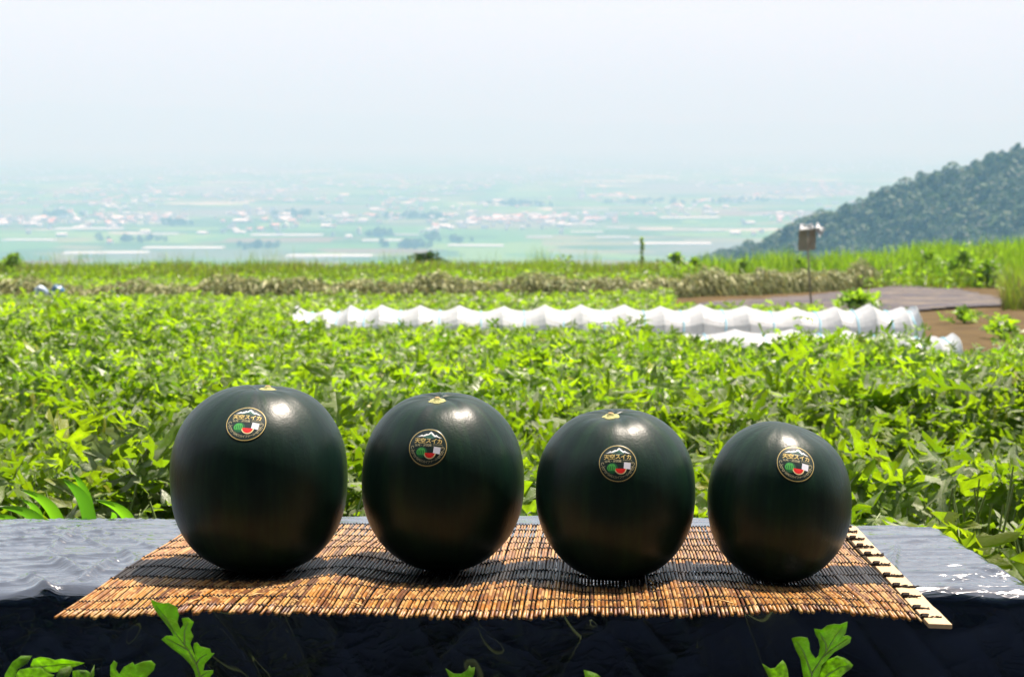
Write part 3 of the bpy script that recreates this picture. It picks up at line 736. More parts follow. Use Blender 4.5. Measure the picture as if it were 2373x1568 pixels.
lump('sack', 134, 707, .26, .36, .24, simple('blue_sack', (.03, .11, .20), .35, .5, .3, 9, bump=.5), 'dark blue plastic sack lying in the wilted vines at left', 'sack', 3.3)
lump('sack', 96, 706, .24, .34, .22, simple('greyblue_sack', (.25, .33, .42), .4, .5, .4, 9, bump=.5), 'pale grey blue sack left of the dark blue one', 'sack', 8.1)

# ---------------------------------------------------------------- film-covered stand
XL, XR = -1.02, .785
def back_y(x): return 2.575 - .13 * max(0, (x - .2) / .58) ** 1.3
def front_y(x): return 1.960 + .003 * math.sin(x * 9) + .010 * nz(x * 4.5, 7.7)
def m_black():
    t = NT('black_mulch_film'); o = t.obj()
    n1 = t.noise(o, 26, 6, .62, (.7, 4.5, 1)); n2 = t.noise(o, 90, 4, .6, (.6, 2.5, 1))
    n3 = t.noise(o, 7, 5, .55, (1, 2.4, 1))
    h = t.math('ADD', t.math('ADD', t.math('MULTIPLY', n1, .6), t.math('MULTIPLY', n2, .15)), t.math('MULTIPLY', n3, .5))
    def crease(scale, ms, k):
        n_ = t.n('ShaderNodeTexNoise'); mp = t.n('ShaderNodeMapping'); mp.inputs['Scale'].default_value = ms; mp.inputs['Rotation'].default_value = (0, 0, k * .35); t.l(o, mp.inputs[0]); t.l(mp.outputs[0], n_.inputs['Vector'])
        n_.inputs['Scale'].default_value = scale; n_.inputs['Detail'].default_value = 2; n_.inputs['Distortion'].default_value = .6
        return t.math('POWER', t.math('SUBTRACT', 1.0, t.math('MINIMUM', 1.0, t.math('MULTIPLY', t.math('ABSOLUTE', t.math('SUBTRACT', n_.outputs[0], .5)), 3.2))), 7.0)
    msk = t.ramp(t.noise(o, 3.2, 2), [(.42, (.12, .12, .12)), (.6, (1, 1, 1))])
    cr = t.math('ADD', crease(9, (.8, 2.6, 1), -1), t.math('ADD', t.math('MULTIPLY', crease(17, (.6, 3, 1), 1), .6), t.math('MULTIPLY', crease(34, (.8, 2.4, 1), -2), .3)))
    hh = t.math('ADD', t.math('MULTIPLY', h, .25), t.math('MULTIPLY', cr, msk))
    sh = t.pbsdf((.006, .011, .026), .16, 1.0, t.bump(hh, .34, .005), coat=1.0); sh.node.inputs['Coat IOR'].default_value = 1.75; return t.out(sh)
NX, NTH = 460, 210
rad = .022
def section(x):
    yb, yf = back_y(x), front_y(x); P = []
    for k in range(14): P.append((yb + .045 * (1 - k / 13), -TOP * (1 - k / 13) * .97 - rad * 1.0 * (k / 13), 0, 1))
    for k in range(1, 7): a = math.pi / 2 * k / 6; P.append((yb - rad + rad * math.cos(a), -rad + rad * math.sin(a), math.sin(a), 1))
    for k in range(1, 110): f = k / 110; P.append((yb - rad + (yf + rad - (yb - rad)) * f, 0, 1, 0))
    for k in range(1, 10): a = math.pi / 2 * k / 9; P.append((yf + rad - rad * math.sin(a), -rad + rad * math.cos(a), math.cos(a), -1))
    for k in range(1, 66): f = k / 65; P.append((yf - .07 * f ** 1.5, -rad - (TOP - rad - .012) * f, 0, -1))
    return P
def seg_d(px, py, a, b):
    vx, vy = b[0] - a[0], b[1] - a[1]; t_ = max(0, min(1, ((px - a[0]) * vx + (py - a[1]) * vy) / (vx * vx + vy * vy)))
    return math.hypot(px - a[0] - vx * t_, py - a[1] - vy * t_), t_
RID = []
for (ua, va, ub, vb, hh, ww) in [(100, 1292, 185, 1222, .010, .012), (125, 1300, 190, 1330, .018, .018), (190, 1345, 262, 1300, .016, .016), (290, 1285, 360, 1345, .014, .014), (60, 1335, 140, 1390, .014, .016),
                                 (0, 1300, 300, 1287, .008, .012), (0, 1355, 120, 1340, .007, .010), (120, 1225, 330, 1300, .006, .010), (200, 1222, 420, 1290, .005, .008), (0, 1260, 160, 1255, .005, .008),
                                 (2075, 1270, 2060, 1360, .014, .011), (2060, 1262, 2170, 1250, .005, .010), (2200, 1345, 2330, 1330, .006, .009), (2250, 1318, 2372, 1340, .007, .010), (2120, 1390, 2300, 1380, .004, .009)]:
    a, b = at(ua, va, TOP), at(ub, vb, TOP); RID.append(((a.x, a.y), (b.x, b.y), hh * .65, ww * .6))
def wr_top(x, y):
    rg_ = lambda v, p: (1 - min(1, abs(v) * 1.6)) ** p
    rt = max(0, min(1, (x - .3) * 3)); lf = max(0, min(1, (-.42 - x) * 4))
    s_ = .0016 * rg_(nz(x * 1.6 + y * 1.5, y * 11, 1), 6) + .0011 * rg_(nz(x * 2.6 - y * 2, y * 24, 2), 6) + .0006 * rg_(nz(x * 7, y * 55, 5), 4)
    s_ += .0012 * nz(x * 1.5, y * 3, 3) + rt * (.0018 * rg_(nz(x * 3, y * 22, 17), 6) + .0014 * rg_(nz(x * 2 + y * 3, y * 30 - x * 4, 18), 6))
    s_ += lf * (.0034 * rg_(nz((x + y * .9) * 1.4, (y - .4 * x) * 17, 9), 9) + .0020 * rg_(nz((x - y * .3) * 2, (y + .2 * x) * 34, 14), 8) + .0004 * rg_(nz(x * 9, y * 50, 15), 5))
    s_ += math.exp(-((y - 1.965) / .035) ** 2) * (.010 * nz(x * 5.5, 3.3) + .005 * nz(x * 14, 1.3)) + lf * math.exp(-((y - 2.56) / .04) ** 2) * -.006
    for a, b, hh, ww in RID:
        d, t_ = seg_d(x, y, a, b); s_ += hh * math.exp(-(d / ww) ** 2) * (.55 + .45 * math.sin(math.pi * t_))
    return s_
V = []; 
for i in range(NX):
    x = XL + (XR - XL) * i / (NX - 1); sec = section(x); NS = len(sec)
    ed = min(x - XL, XR - x); er = 0 if ed > .05 else (.05 - ed) ** 2 / .05 * .6
    for k, (y, z, topw, sg) in enumerate(sec):
        dn = wr_top(x, y) * topw if topw else 0
        fr = 0
        if sg == -1:
            dp = max(0, -z); w_ = min(1, dp / .05)
            fr = w_ * (.005 * (1 - min(1, 1.6 * abs(nz(x * 4 + dp * 3.5, dp * 2.2, 21)))) ** 4 + .002 * (1 - min(1, 1.6 * abs(nz(x * 13 - dp * 8, dp * 5, 22)))) ** 4)
            if x < -.45: fr += w_ * .004 * (1 - 2 * abs(nz(x * 8 + dp * 9, dp * 2, 25)))
        V.append((x, y - fr, z + TOP + dn - er - SLOPE * y))
F = [(i * NS + k, i * NS + k + 1, (i + 1) * NS + k + 1, (i + 1) * NS + k) for i in range(NX - 1) for k in range(NS - 1)]
# end skirts
for i, sg in ((0, -1), (NX - 1, 1)):
    b = i * NS; n0 = len(V); sec = section(XL if i == 0 else XR)
    for st_ in range(1, 7):
        for k in range(NS):
            p = V[b + k]; f = st_ / 6; hz0 = p[2] + SLOPE * p[1]; V.append((p[0] + sg * (.015 * (1 - (1 - f) ** 2) + .03 * f + .006 * nz(p[1] * 9, f * 2)), p[1], hz0 * (1 - f) + .012 * f - SLOPE * p[1]))
    for st_ in range(6):
        for k in range(NS - 1):
            r0 = (b + k, b + k + 1) if st_ == 0 else (n0 + (st_ - 1) * NS + k, n0 + (st_ - 1) * NS + k + 1); r1 = (n0 + st_ * NS + k + 1, n0 + st_ * NS + k)
            F.append((*r0, *r1))
M_black = m_black()
stand = link('film_covered_stand', py_mesh('film_covered_stand', V, F, M_black, True))
tag(stand, 'long low stand wrapped in wrinkled shiny black plastic film under the reed mat', 'stand')

V = []; gxs = np.arange(-3.2, 3.21, .08); gys = np.arange(-2.4, 1.93, .08)  # unseen black sheet added so the melons and stand film reflect dark ground
for y in gys:
    for x in gxs: V.append(L(x, y, .03 + .012 * nz(x * 3, y * 3, 2) + .02 * abs(nz(x * 1.2, y * 6, 3))))
n = len(gxs); I = np.arange((len(gys) - 1) * n).reshape(-1, n)[:, :-1].ravel(); T = np.concatenate([np.stack([I, I + 1, I + n + 1], 1), np.stack([I, I + n + 1, I + n], 1)])
tag(link('dark_reflection_film', np_mesh('dark_reflection_film', V, T, M_black)), 'unseen black film added in front of the stand to darken reflections', 'plastic film')

# ---------------------------------------------------------------- reed mat
MELON_SPEC = [  # u centre, v of the foot, silhouette width/height in display units
    dict(u=599, vb=1330, w=413, h=439, top=(.10, .10, 1), egg=0, q=2.38, qb=2.3, lab=(570, 979), rot=-4, ls=96, bul=(0, 0, 0, 0), name='largest black skinned watermelon, first from the left, glossy with a round label near its top', s=1),
    dict(u=1026, vb=1325, w=377, h=417, top=(-.05, -.13, 1), egg=0, q=2.4, qb=2.1, lab=(991, 1034), rot=0, ls=94, bul=(0, 0, 0, 0), name='black watermelon second from the left, with streaky green top and pale stem scar', s=2),
    dict(u=1426, vb=1345, w=370, h=399, top=(-.07, -.10, 1), egg=0, q=2.38, qb=2.05, lab=(1431, 1071), rot=0, ls=92, bul=(0, 0, 0, 0), name='black watermelon third from the left, round with label at its middle', s=3),
    dict(u=1806, vb=1350, w=335, h=375, top=(.22, .5, 1), egg=0, q=2.2, qb=2.12, lab=(1844, 1073), rot=-11, ls=92, bul=(-.5, 0, .85, .02), name='smallest black watermelon at the far right with slanting top and tilted label', s=4)]
HM_ = TOP + .016
mel_xy = []
for m in MELON_SPEC:
    p = at(m['u'], m['vb'] - 4, HM_); sc_ = (p - Vector((0, 0, CAMZ))).dot(Vector((0, math.cos(PITCH), -math.sin(PITCH)))) / FPX
    m['a'] = m['w'] / 2 * sc_ * .995; m['c'] = m['h'] / 2 * sc_ * .99; m['p'] = p; mel_xy.append((p.x, p.y + .012, m['a']))
CF = [at(130, 1424, HM_), at(2207, 1440, HM_), at(1990, 1218, HM_), at(461, 1208, HM_)]
def mat_xy(a, b):
    p = (CF[0] * (1 - a) + CF[1] * a) * (1 - b) + (CF[3] * (1 - a) + CF[2] * a) * b
    return p.x, p.y
def mat_h(x, y):
    h = .0135 + .006 * nz(x * 3.1, y * 1.2, 31) + .003 * nz(x * 8, y * 2.5, 32)
    fr = max(0, (2.02 - y) / .1); h += fr * (.004 * nz(x * 4.2, 2.2) + .002)
    for mx, my, r in mel_xy:
        d = math.hypot(x - mx, (y - my) * .8); h += -.006 * math.exp(-(d / .07) ** 2) + .005 * math.exp(-((d - .16) / .05) ** 2)
    return max(.007, h)
def reed_mat():
    t = NT('reed'); rn = t.n('ShaderNodeObjectInfo').outputs['Random']
    uv = t.n('ShaderNodeUVMap').outputs[0]; sp_ = t.n('ShaderNodeSeparateXYZ'); t.l(uv, sp_.inputs[0]); b = sp_.outputs[1]
    base = t.ramp(rn, [(0, (0.254, 0.100, 0.013)), (.18, (0.317, 0.155, 0.028)), (.32, (0.096, 0.031, 0.007)), (.45, (0.292, 0.118, 0.015)), (.6, (0.369, 0.210, 0.051)), (.72, (0.152, 0.053, 0.009)), (.82, (0.317, 0.137, 0.019)), (.92, (0.058, 0.022, 0.008)), (1, (0.355, 0.185, 0.037))], 'CONSTANT')
    cv = t.n('ShaderNodeCombineXYZ'); t.l(t.math('MULTIPLY', rn, 57.0), cv.inputs[0]); t.l(t.math('MULTIPLY', b, 9.0), cv.inputs[1])
    nn = t.noise(cv.outputs[0], 1.0, 4, .7)
    base = t.mix(t.ramp(nn, [(.42, (0, 0, 0)), (.62, (.85, .85, .85))]), base, (.09, .03, .012))
    base = t.mix(t.ramp(t.noise(cv.outputs[0], 2.3, 2), [(.52, (0, 0, 0)), (.56, (.55, .55, .55))]), base, (.46, .29, .11))
    # blends paler towards the back, darker and redder by the front edge
    base = t.mix(t.math('MULTIPLY', b, .38), base, (.40, .28, .19))
    # black dyed band, uneven from reed to reed
    w = t.math('MULTIPLY', t.math('SUBTRACT', rn, .5), .05); nb = t.math('MULTIPLY', t.math('SUBTRACT', nn, .5), .03)
    ph = t.math('MULTIPLY', t.math('SINE', t.math('MULTIPLY', sp_.outputs[0], 9.0)), .012)
    lo = t.math('GREATER_THAN', b, t.math('ADD', t.math('ADD', .30, w), t.math('ADD', nb, ph))); hi = t.math('LESS_THAN', b, t.math('ADD', .50, t.math('MULTIPLY', w, .5)))
    blk = t.math('MULTIPLY', lo, hi)
    base = t.mix(t.math('MULTIPLY', blk, .97), base, (.012, .012, .013))
    return t.out(t.pbsdf(base, .42, .38, t.bump(t.noise(t.obj(), 300, 2, .5, (1, .15, 1)), .25, .001)))
M_reed = reed_mat()
M_twine = simple('dark_twine', (.04, .032, .028), .9, .2, .5, 400, bump=.6); M_twineb = simple('black_twine', (.006, .006, .007), .8, .3, .3, 300, bump=.5)
mroot = empty('reed_mat', L(0, 2.2, TOP + .012), 'woven brown reed mat with black dyed band lying on the black film', 'mat')
MB0 = Vector(mroot.location)
NR = 218; AW = .967
BV = np.linspace(0, 1, 15)
reeds = []
for i in range(NR):
    a0 = (i + .5) / NR * AW; rr = random.uniform(.0015, .0025) * (1.15 if random.random() < .15 else 1)
    if random.random() < .12: rr *= .8
    b0 = random.uniform(-.018, .012); b1 = 1 + random.uniform(-.01, .012); tw = random.gauss(0, .0007); tw2 = random.gauss(0, .0008)
    lift = random.uniform(-.0006, .0012); P = []; rl = []; ph = random.uniform(0, 9)
    nodes = sorted(random.uniform(0, 1) for _ in range(random.choice([1, 2, 2, 3])))
    for b in BV:
        bb = b0 + (b1 - b0) * b; a = a0 + tw * (bb - .4) * 2 + tw2 * nz(bb * 2.5, i * 1.3); x, y = mat_xy(a, bb)
        P.append(L(x, y, TOP + mat_h(x, y) + lift + .0008 * nz(bb * 6, i)) - MB0); rl.append(rr * (1.1 - .2 * b) * (1.18 if min([abs(b - n_) for n_ in nodes]) < .02 else 1))
    V, F = tube(P, rl, 7)
    me = py_mesh('reed', V, F, M_reed, True)
    uvl = me.uv_layers.new(name='UVMap'); li = np.empty(len(me.loops), np.int32); me.loops.foreach_get('vertex_index', li)
    vb = np.repeat([b0 + (b1 - b0) * b for b in BV], 7); va = np.full(len(vb), a0)
    uvl.data.foreach_set('uv', np.stack([va[li], vb[li]], 1).astype(np.float32).ravel())
    link('reed', me, mroot); reeds.append((a0, rr))
# short loose reed slivers on the mat
for i in range(9):
    a, b = random.uniform(.05, .9), random.choice([random.uniform(0, .3), random.uniform(.02, .12)]); x, y = mat_xy(a, b); l = random.uniform(.012, .03); an = random.uniform(-.9, .9)
    P = [L(x, y, TOP + mat_h(x, y) + .0045) - MB0, L(x + l * math.sin(an) * .5, y + l * .5 * math.cos(an), TOP + mat_h(x, y) + .006) - MB0, L(x + l * math.sin(an), y + l * math.cos(an), TOP + mat_h(x, y) + .005) - MB0]
    V, F = tube(P, [.0012, .001, .0007], 5); me = py_mesh('broken_reed', V, F, simple('split_reed', (.5, .3, .1), .5) if i == 0 else bpy.data.materials['split_reed'], True); link('broken_reed', me, mroot)
# twine rows
ROWB = []
for v in (1212, 1225, 1241, 1259, 1278, 1300, 1326, 1350, 1373, 1401, 1421):
    y = at(1230, v, HM_).y; lo, hi = 0, 1
    for _ in range(30):
        md = (lo + hi) / 2
        if mat_xy(.53, md)[1] < y: lo = md
        else: hi = md
    ROWB.append((lo + hi) / 2)
for r_, b in enumerate(ROWB):
    parts = []
    for strand in (0, 1):
        P = []
        for i in range(NR + 1):
            a = i / NR * AW; bb = b + .004 * nz(a * 22, r_ * 5) + .003 * nz(a * 60, r_ * 3)
            x, y = mat_xy(a, bb); h = mat_h(x, y); sg = 1 if (i + strand) % 2 else -1
            P.append(L(x, y + sg * .0007, TOP + h) - MB0)                                   # crossing between reeds
            if i < NR:
                a2 = (i + .5) / NR * AW; x, y = mat_xy(a2, bb); rr = reeds[i][1]; h = mat_h(x, y)
                P.append(L(x, y + .0004 * random.gauss(0, 1), TOP + h + sg * (rr + .0014)) - MB0)
        parts.append(tube(P, .00125, 5, False))
    V, F = join(parts); link('twine', py_mesh('twine', V, F, M_twineb if r_ in (5, 6) else M_twine, True), mroot)
# pale wooden end lath with knotted twine ends
t = NT('pale_lath'); o_ = t.obj(); g_ = t.noise(o_, 60, 5, .6, (3, .25, 1)); c_ = t.mix(g_, (.40, .27, .15), (.52, .38, .23)); M_lath = t.out(t.pbsdf(c_, .6, .3, t.bump(g_, .3, .001)))
V = []; LB = np.linspace(-.012, 1.02, 20)
for b in LB:
    for a, dz in ((.972, 0), (.998, -.001), (.998, .0055), (.972, .0065)):
        x, y = mat_xy(a, b); V.append(L(x, y, TOP + .0075 + .003 * nz(b * 2, 4) + dz + (.002 if b < .1 else 0)) - MB0)
F = [(j * 4 + k, j * 4 + (k + 1) % 4, j * 4 + 4 + (k + 1) % 4, j * 4 + 4 + k) for j in range(19) for k in range(4)] + [(3, 2, 1, 0), (76, 77, 78, 79)]
lo_ = link('wooden_lath', py_mesh('wooden_lath', V, F, M_lath), mroot); bv = lo_.modifiers.new('b', 'BEVEL'); bv.width = .0012; bv.segments = 2
for r_, b in enumerate(ROWB):
    parts = []; le = random.uniform(.035, .05) if r_ != 7 else .055
    for s_ in range(3):
        P = []; ofs = random.uniform(-.003, .003)
        for k in range(14):
            f = k / 13; a = .966 + .025 * f * random.uniform(.9, 1.1) * le / .04; x, y = mat_xy(a, b)
            P.append(L(x, y + ofs * f + .0026 * math.sin(f * 11 + s_ * 2 + r_) + random.gauss(0, .0006), TOP + .0150 + .0012 * math.sin(f * 23 + s_ * 2.1) + random.gauss(0, .0005)) - MB0)
        parts.append(tube(P, [.0009 + .0005 * abs(math.sin(k * 1.7 + s_)) for k in range(14)], 5))
    # the knot
    x, y = mat_xy(.970, b); P = []
    for k in range(26):
        an = k * 1.25; rr = .0032; P.append(L(x + .008 * (k / 26) + rr * math.cos(an) * .5, y + rr * math.sin(an), TOP + .0175 + rr * .8 * math.cos(an)) - MB0)
    parts.append(tube(P, .0012, 5)); V, F = join(parts); link('knotted_cord', py_mesh('knotted_cord', V, F, M_twine, True), mroot)

# ---------------------------------------------------------------- watermelons
def melon_mat():
    t = NT('watermelon_rind'); o = t.obj(); sp_ = t.n('ShaderNodeSeparateXYZ'); t.l(o, sp_.inputs[0])
    an = t.math('ARCTAN2', sp_.outputs[1], sp_.outputs[0]); rn = t.n('ShaderNodeObjectInfo').outputs['Random']
    cv = t.n('ShaderNodeCombineXYZ'); t.l(t.math('SINE', an), cv.inputs[0]); t.l(t.math('COSINE', an), cv.inputs[1]); t.l(t.math('ADD', t.math('MULTIPLY', sp_.outputs[2], 1.2), t.math('MULTIPLY', rn, 9.0)), cv.inputs[2])
    st1 = t.noise(cv.outputs[0], 5.5, 5, .65); mot = t.noise(o, 55, 5, .7)
    c = t.ramp(st1, [(.32, (.003, .012, .011)), (.5, (.005, .020, .014)), (.68, (.009, .034, .016))])
    c = t.mix(t.math('MULTIPLY', mot, .55), c, (.002, .008, .006))
    fine = t.noise(o, 260, 3, .6); scr = t.noise(o, 40, 4, .7, (1, 1, .25))
    h = t.math('ADD', t.math('MULTIPLY', fine, .35), scr)
    ro = t.n('ShaderNodeMapRange'); ro.inputs[3].default_value = .31; ro.inputs[4].default_value = .44; t.l(mot, ro.inputs[0])
    return t.out(t.pbsdf(c, ro.outputs[0], .25, t.bump(h, .24, .0025)))
M_rind = melon_mat()
M_scar = simple('stem_scar', (.30, .30, .12), .7, .3, .35, 260, bump=.5); M_scarc = simple('stem_core', (.25, .17, .07), .8)
M_lb = simple('label_black', (.010, .022, .020), .32, .5, .1); M_gold = simple('label_gold', (.62, .47, .17), .35, .5, .15, 300, .3)
M_goldd = simple('label_dull_gold', (.30, .27, .16), .45); M_lw = simple('label_white', (.8, .82, .82), .4); M_lg = simple('label_teal', (.04, .13, .10), .4)
M_g1 = simple('label_green_light', (.06, .36, .06), .4); M_g2 = simple('label_green_dark', (.01, .10, .035), .4)
M_red = simple('label_red', (.62, .012, .01), .4); M_cream = simple('label_cream', (.75, .62, .32), .4); M_seed = simple('label_seed', (.2, .005, .005), .4); M_patch = simple('label_patch', (.60, .60, .68), .4)

def text2d(s_, size):
    cu = bpy.data.curves.new('txt', 'FONT'); cu.body = s_; cu.size = size; cu.align_x = 'CENTER'; cu.resolution_u = 2; cu.offset = size * .022
    ob = bpy.data.objects.new('txt', cu); COL.objects.link(ob); bpy.context.view_layer.update()
    dg = bpy.context.evaluated_depsgraph_get(); me = bpy.data.meshes.new_from_object(ob.evaluated_get(dg))
    V = [(v.co.x, v.co.y) for v in me.vertices]; F = [tuple(p.vertices) for p in me.polygons]
    bpy.data.objects.remove(ob); bpy.data.curves.remove(cu); bpy.data.meshes.remove(me); return V, F
def ribbon2d(pts, w):
    V = []; F = []
    for i, (x, y) in enumerate(pts):
        a = pts[max(i - 1, 0)]; b = pts[min(i + 1, len(pts) - 1)]; dx, dy = b[0] - a[0], b[1] - a[1]; l = math.hypot(dx, dy) or 1; ww = w * (1 if 0 < i < len(pts) - 1 else .4)
        V += [(x - dy / l * ww, y + dx / l * ww), (x + dy / l * ww, y - dx / l * ww)]
        if i: F.append((2 * i - 2, 2 * i - 1, 2 * i + 1, 2 * i))
    return V, F
def poly2d(pts):
    T = tessellate_polygon([[Vector((x, y, 0)) for x, y in pts]]); return list(pts), [tuple(t_) for t_ in T]
def ring2d(r0, r1, n=72):
    V = []; F = []
    for k in range(n):
        a = 6.2832 * k / n; V += [(r0 * math.cos(a), r0 * math.sin(a)), (r1 * math.cos(a), r1 * math.sin(a))]
    for k in range(n): j = (k + 1) % n; F.append((2 * k, 2 * k + 1, 2 * j + 1, 2 * j))
    return V, F
def disc2d(r, rx=1, cx=0, cy=0, nr=8, n=48):
    V = [(cx, cy)]; F = []
    for i in range(1, nr + 1):
        for k in range(n): a = 6.2832 * k / n; V.append((cx + r * rx * i / nr * math.cos(a), cy + r * i / nr * math.sin(a)))
    for k in range(n): F.append((0, 1 + k, 1 + (k + 1) % n))
    for i in range(nr - 1):
        for k in range(n): k2 = (k + 1) % n; F.append((1 + i * n + k, 1 + (i + 1) * n + k, 1 + (i + 1) * n + k2, 1 + i * n + k2))
    return V, F
def shift(vf, dx, dy, rot=0):
    c, s_ = math.cos(rot), math.sin(rot); return [(x * c - y * s_ + dx, x * s_ + y * c + dy) for x, y in vf[0]], vf[1]
def join2(l):
    V = []; F = []
    for v, f in l:
        o = len(V); V += list(v); F += [tuple(i + o for i in q_) for q_ in f]
    return V, F
# artwork in units of the label radius (1)
ART = []
ART.append(('ring', M_gold, .35, join2([ring2d(.925, .955), ])))
ART.append(('snow_peak', M_lw, .45, join2([poly2d([(-.60, .50), (-.42, .60), (-.36, .64), (-.30, .60), (-.12, .70), (-.06, .665), (.08, .815), (.16, .76), (.30, .62), (.36, .66), (.46, .58), (.66, .50), (.5, .515), (.36, .55), (.30, .53), (.20, .60), (.09, .72), (-.02, .62), (-.12, .59), (-.24, .54), (-.40, .535)])])))
ART.append(('mountain_side', M_lg, .40, poly2d([(-.30, .50), (-.12, .60), (-.02, .63), (.09, .73), (.2, .61), (.3, .54), (.34, .49), (.05, .44)])))
tx = []
for k, ch in enumerate('天空スイカ'): tx.append(shift(text2d(ch, .29), -.55 + .28 * k, .21, 0))
ART.append(('lettering', M_gold, .45, join2(tx)))
tx = [shift(text2d('信州・波田産', .142), -.235, .035)]
for k, ch in enumerate('信州スカイファーム'):
    an = R(-128 + 9.6 * k); rr = .80; rot = an + math.pi / 2
    v, f = text2d(ch, .15); tx.append(shift((v, f), rr * math.cos(an), rr * math.sin(an), rot))
bx = [(.26, .03), (.72, .03), (.72, .14), (.26, .14), (.26, .03)]
tx.append(ribbon2d(bx, .011)); 
ART.append(('small_lettering', M_goldd, .45, join2(tx)))
ART.append(('melon_picture', M_g2, .40, disc2d(.27, 1.05, -.28, -.28, 3, 28)))
st_ = []
for k, o_ in enumerate((-.85, -.5, -.15, .2, .55)):
    st_.append(ribbon2d([(-.28 + (o_ * .27) * math.sin(math.pi * j / 10) ** .9 + .0, -.02 - .5 * j / 10) for j in range(1, 9)], .026))
ART.append(('melon_stripes', M_g1, .50, join2(st_)))
def half(r, cx, cy, up=0.0): return poly2d([(cx + r * math.cos(math.pi + math.pi * k / 20), cy + r * math.sin(math.pi + math.pi * k / 20)) for k in range(21)])
ART.append(('slice_rind', M_cream, .50, half(.30, .13, -.30))); ART.append(('slice_flesh', M_red, .56, half(.25, .13, -.298)))
ART.append(('slice_seeds', M_seed, .62, join2([disc2d(.018, .7, .13 + .17 * math.cos(a), -.29 + .17 * math.sin(a), 1, 6) for a in (R(-150), R(-125), R(-100), R(-75), R(-50), R(-30))])))
ART.append(('pale_patch', M_patch, .46, poly2d([(.29, -.29), (.63, -.33), (.65, .005), (.31, .03)])))
sc_l = []
for sg in (-1, 1):
    def sp2(cx, cy, r, a0, a1, n=14): return [(sg * (cx + r * (1 - .45 * k / n) * math.cos(a0 + (a1 - a0) * k / n)), cy + r * (1 - .45 * k / n) * math.sin(a0 + (a1 - a0) * k / n)) for k in range(n + 1)]
    sc_l += [ribbon2d(sp2(.76, -.03, .085, -1.2, 3.9), .017), ribbon2d(sp2(.70, -.30, .085, 1.6, -2.8), .016), ribbon2d(sp2(.60, -.47, .07, 1.2, -3.0), .015), ribbon2d([(sg * .80, -.12), (sg * .72, -.2), (sg * .66, -.33), (sg * .58, -.45), (sg * .50, -.55)], .018),
             ribbon2d([(sg * .74, -.17), (sg * .82, -.2), (sg * .84, -.25)], .017), ribbon2d([(sg * .72, -.2), (sg * .66, -.16), (sg * .62, -.19)], .014)]
ART.append(('scroll_ornament', M_goldd, .45, join2(sc_l[:6]))); ART.append(('scroll_ornament', M_goldd, .45, join2(sc_l[6:])))

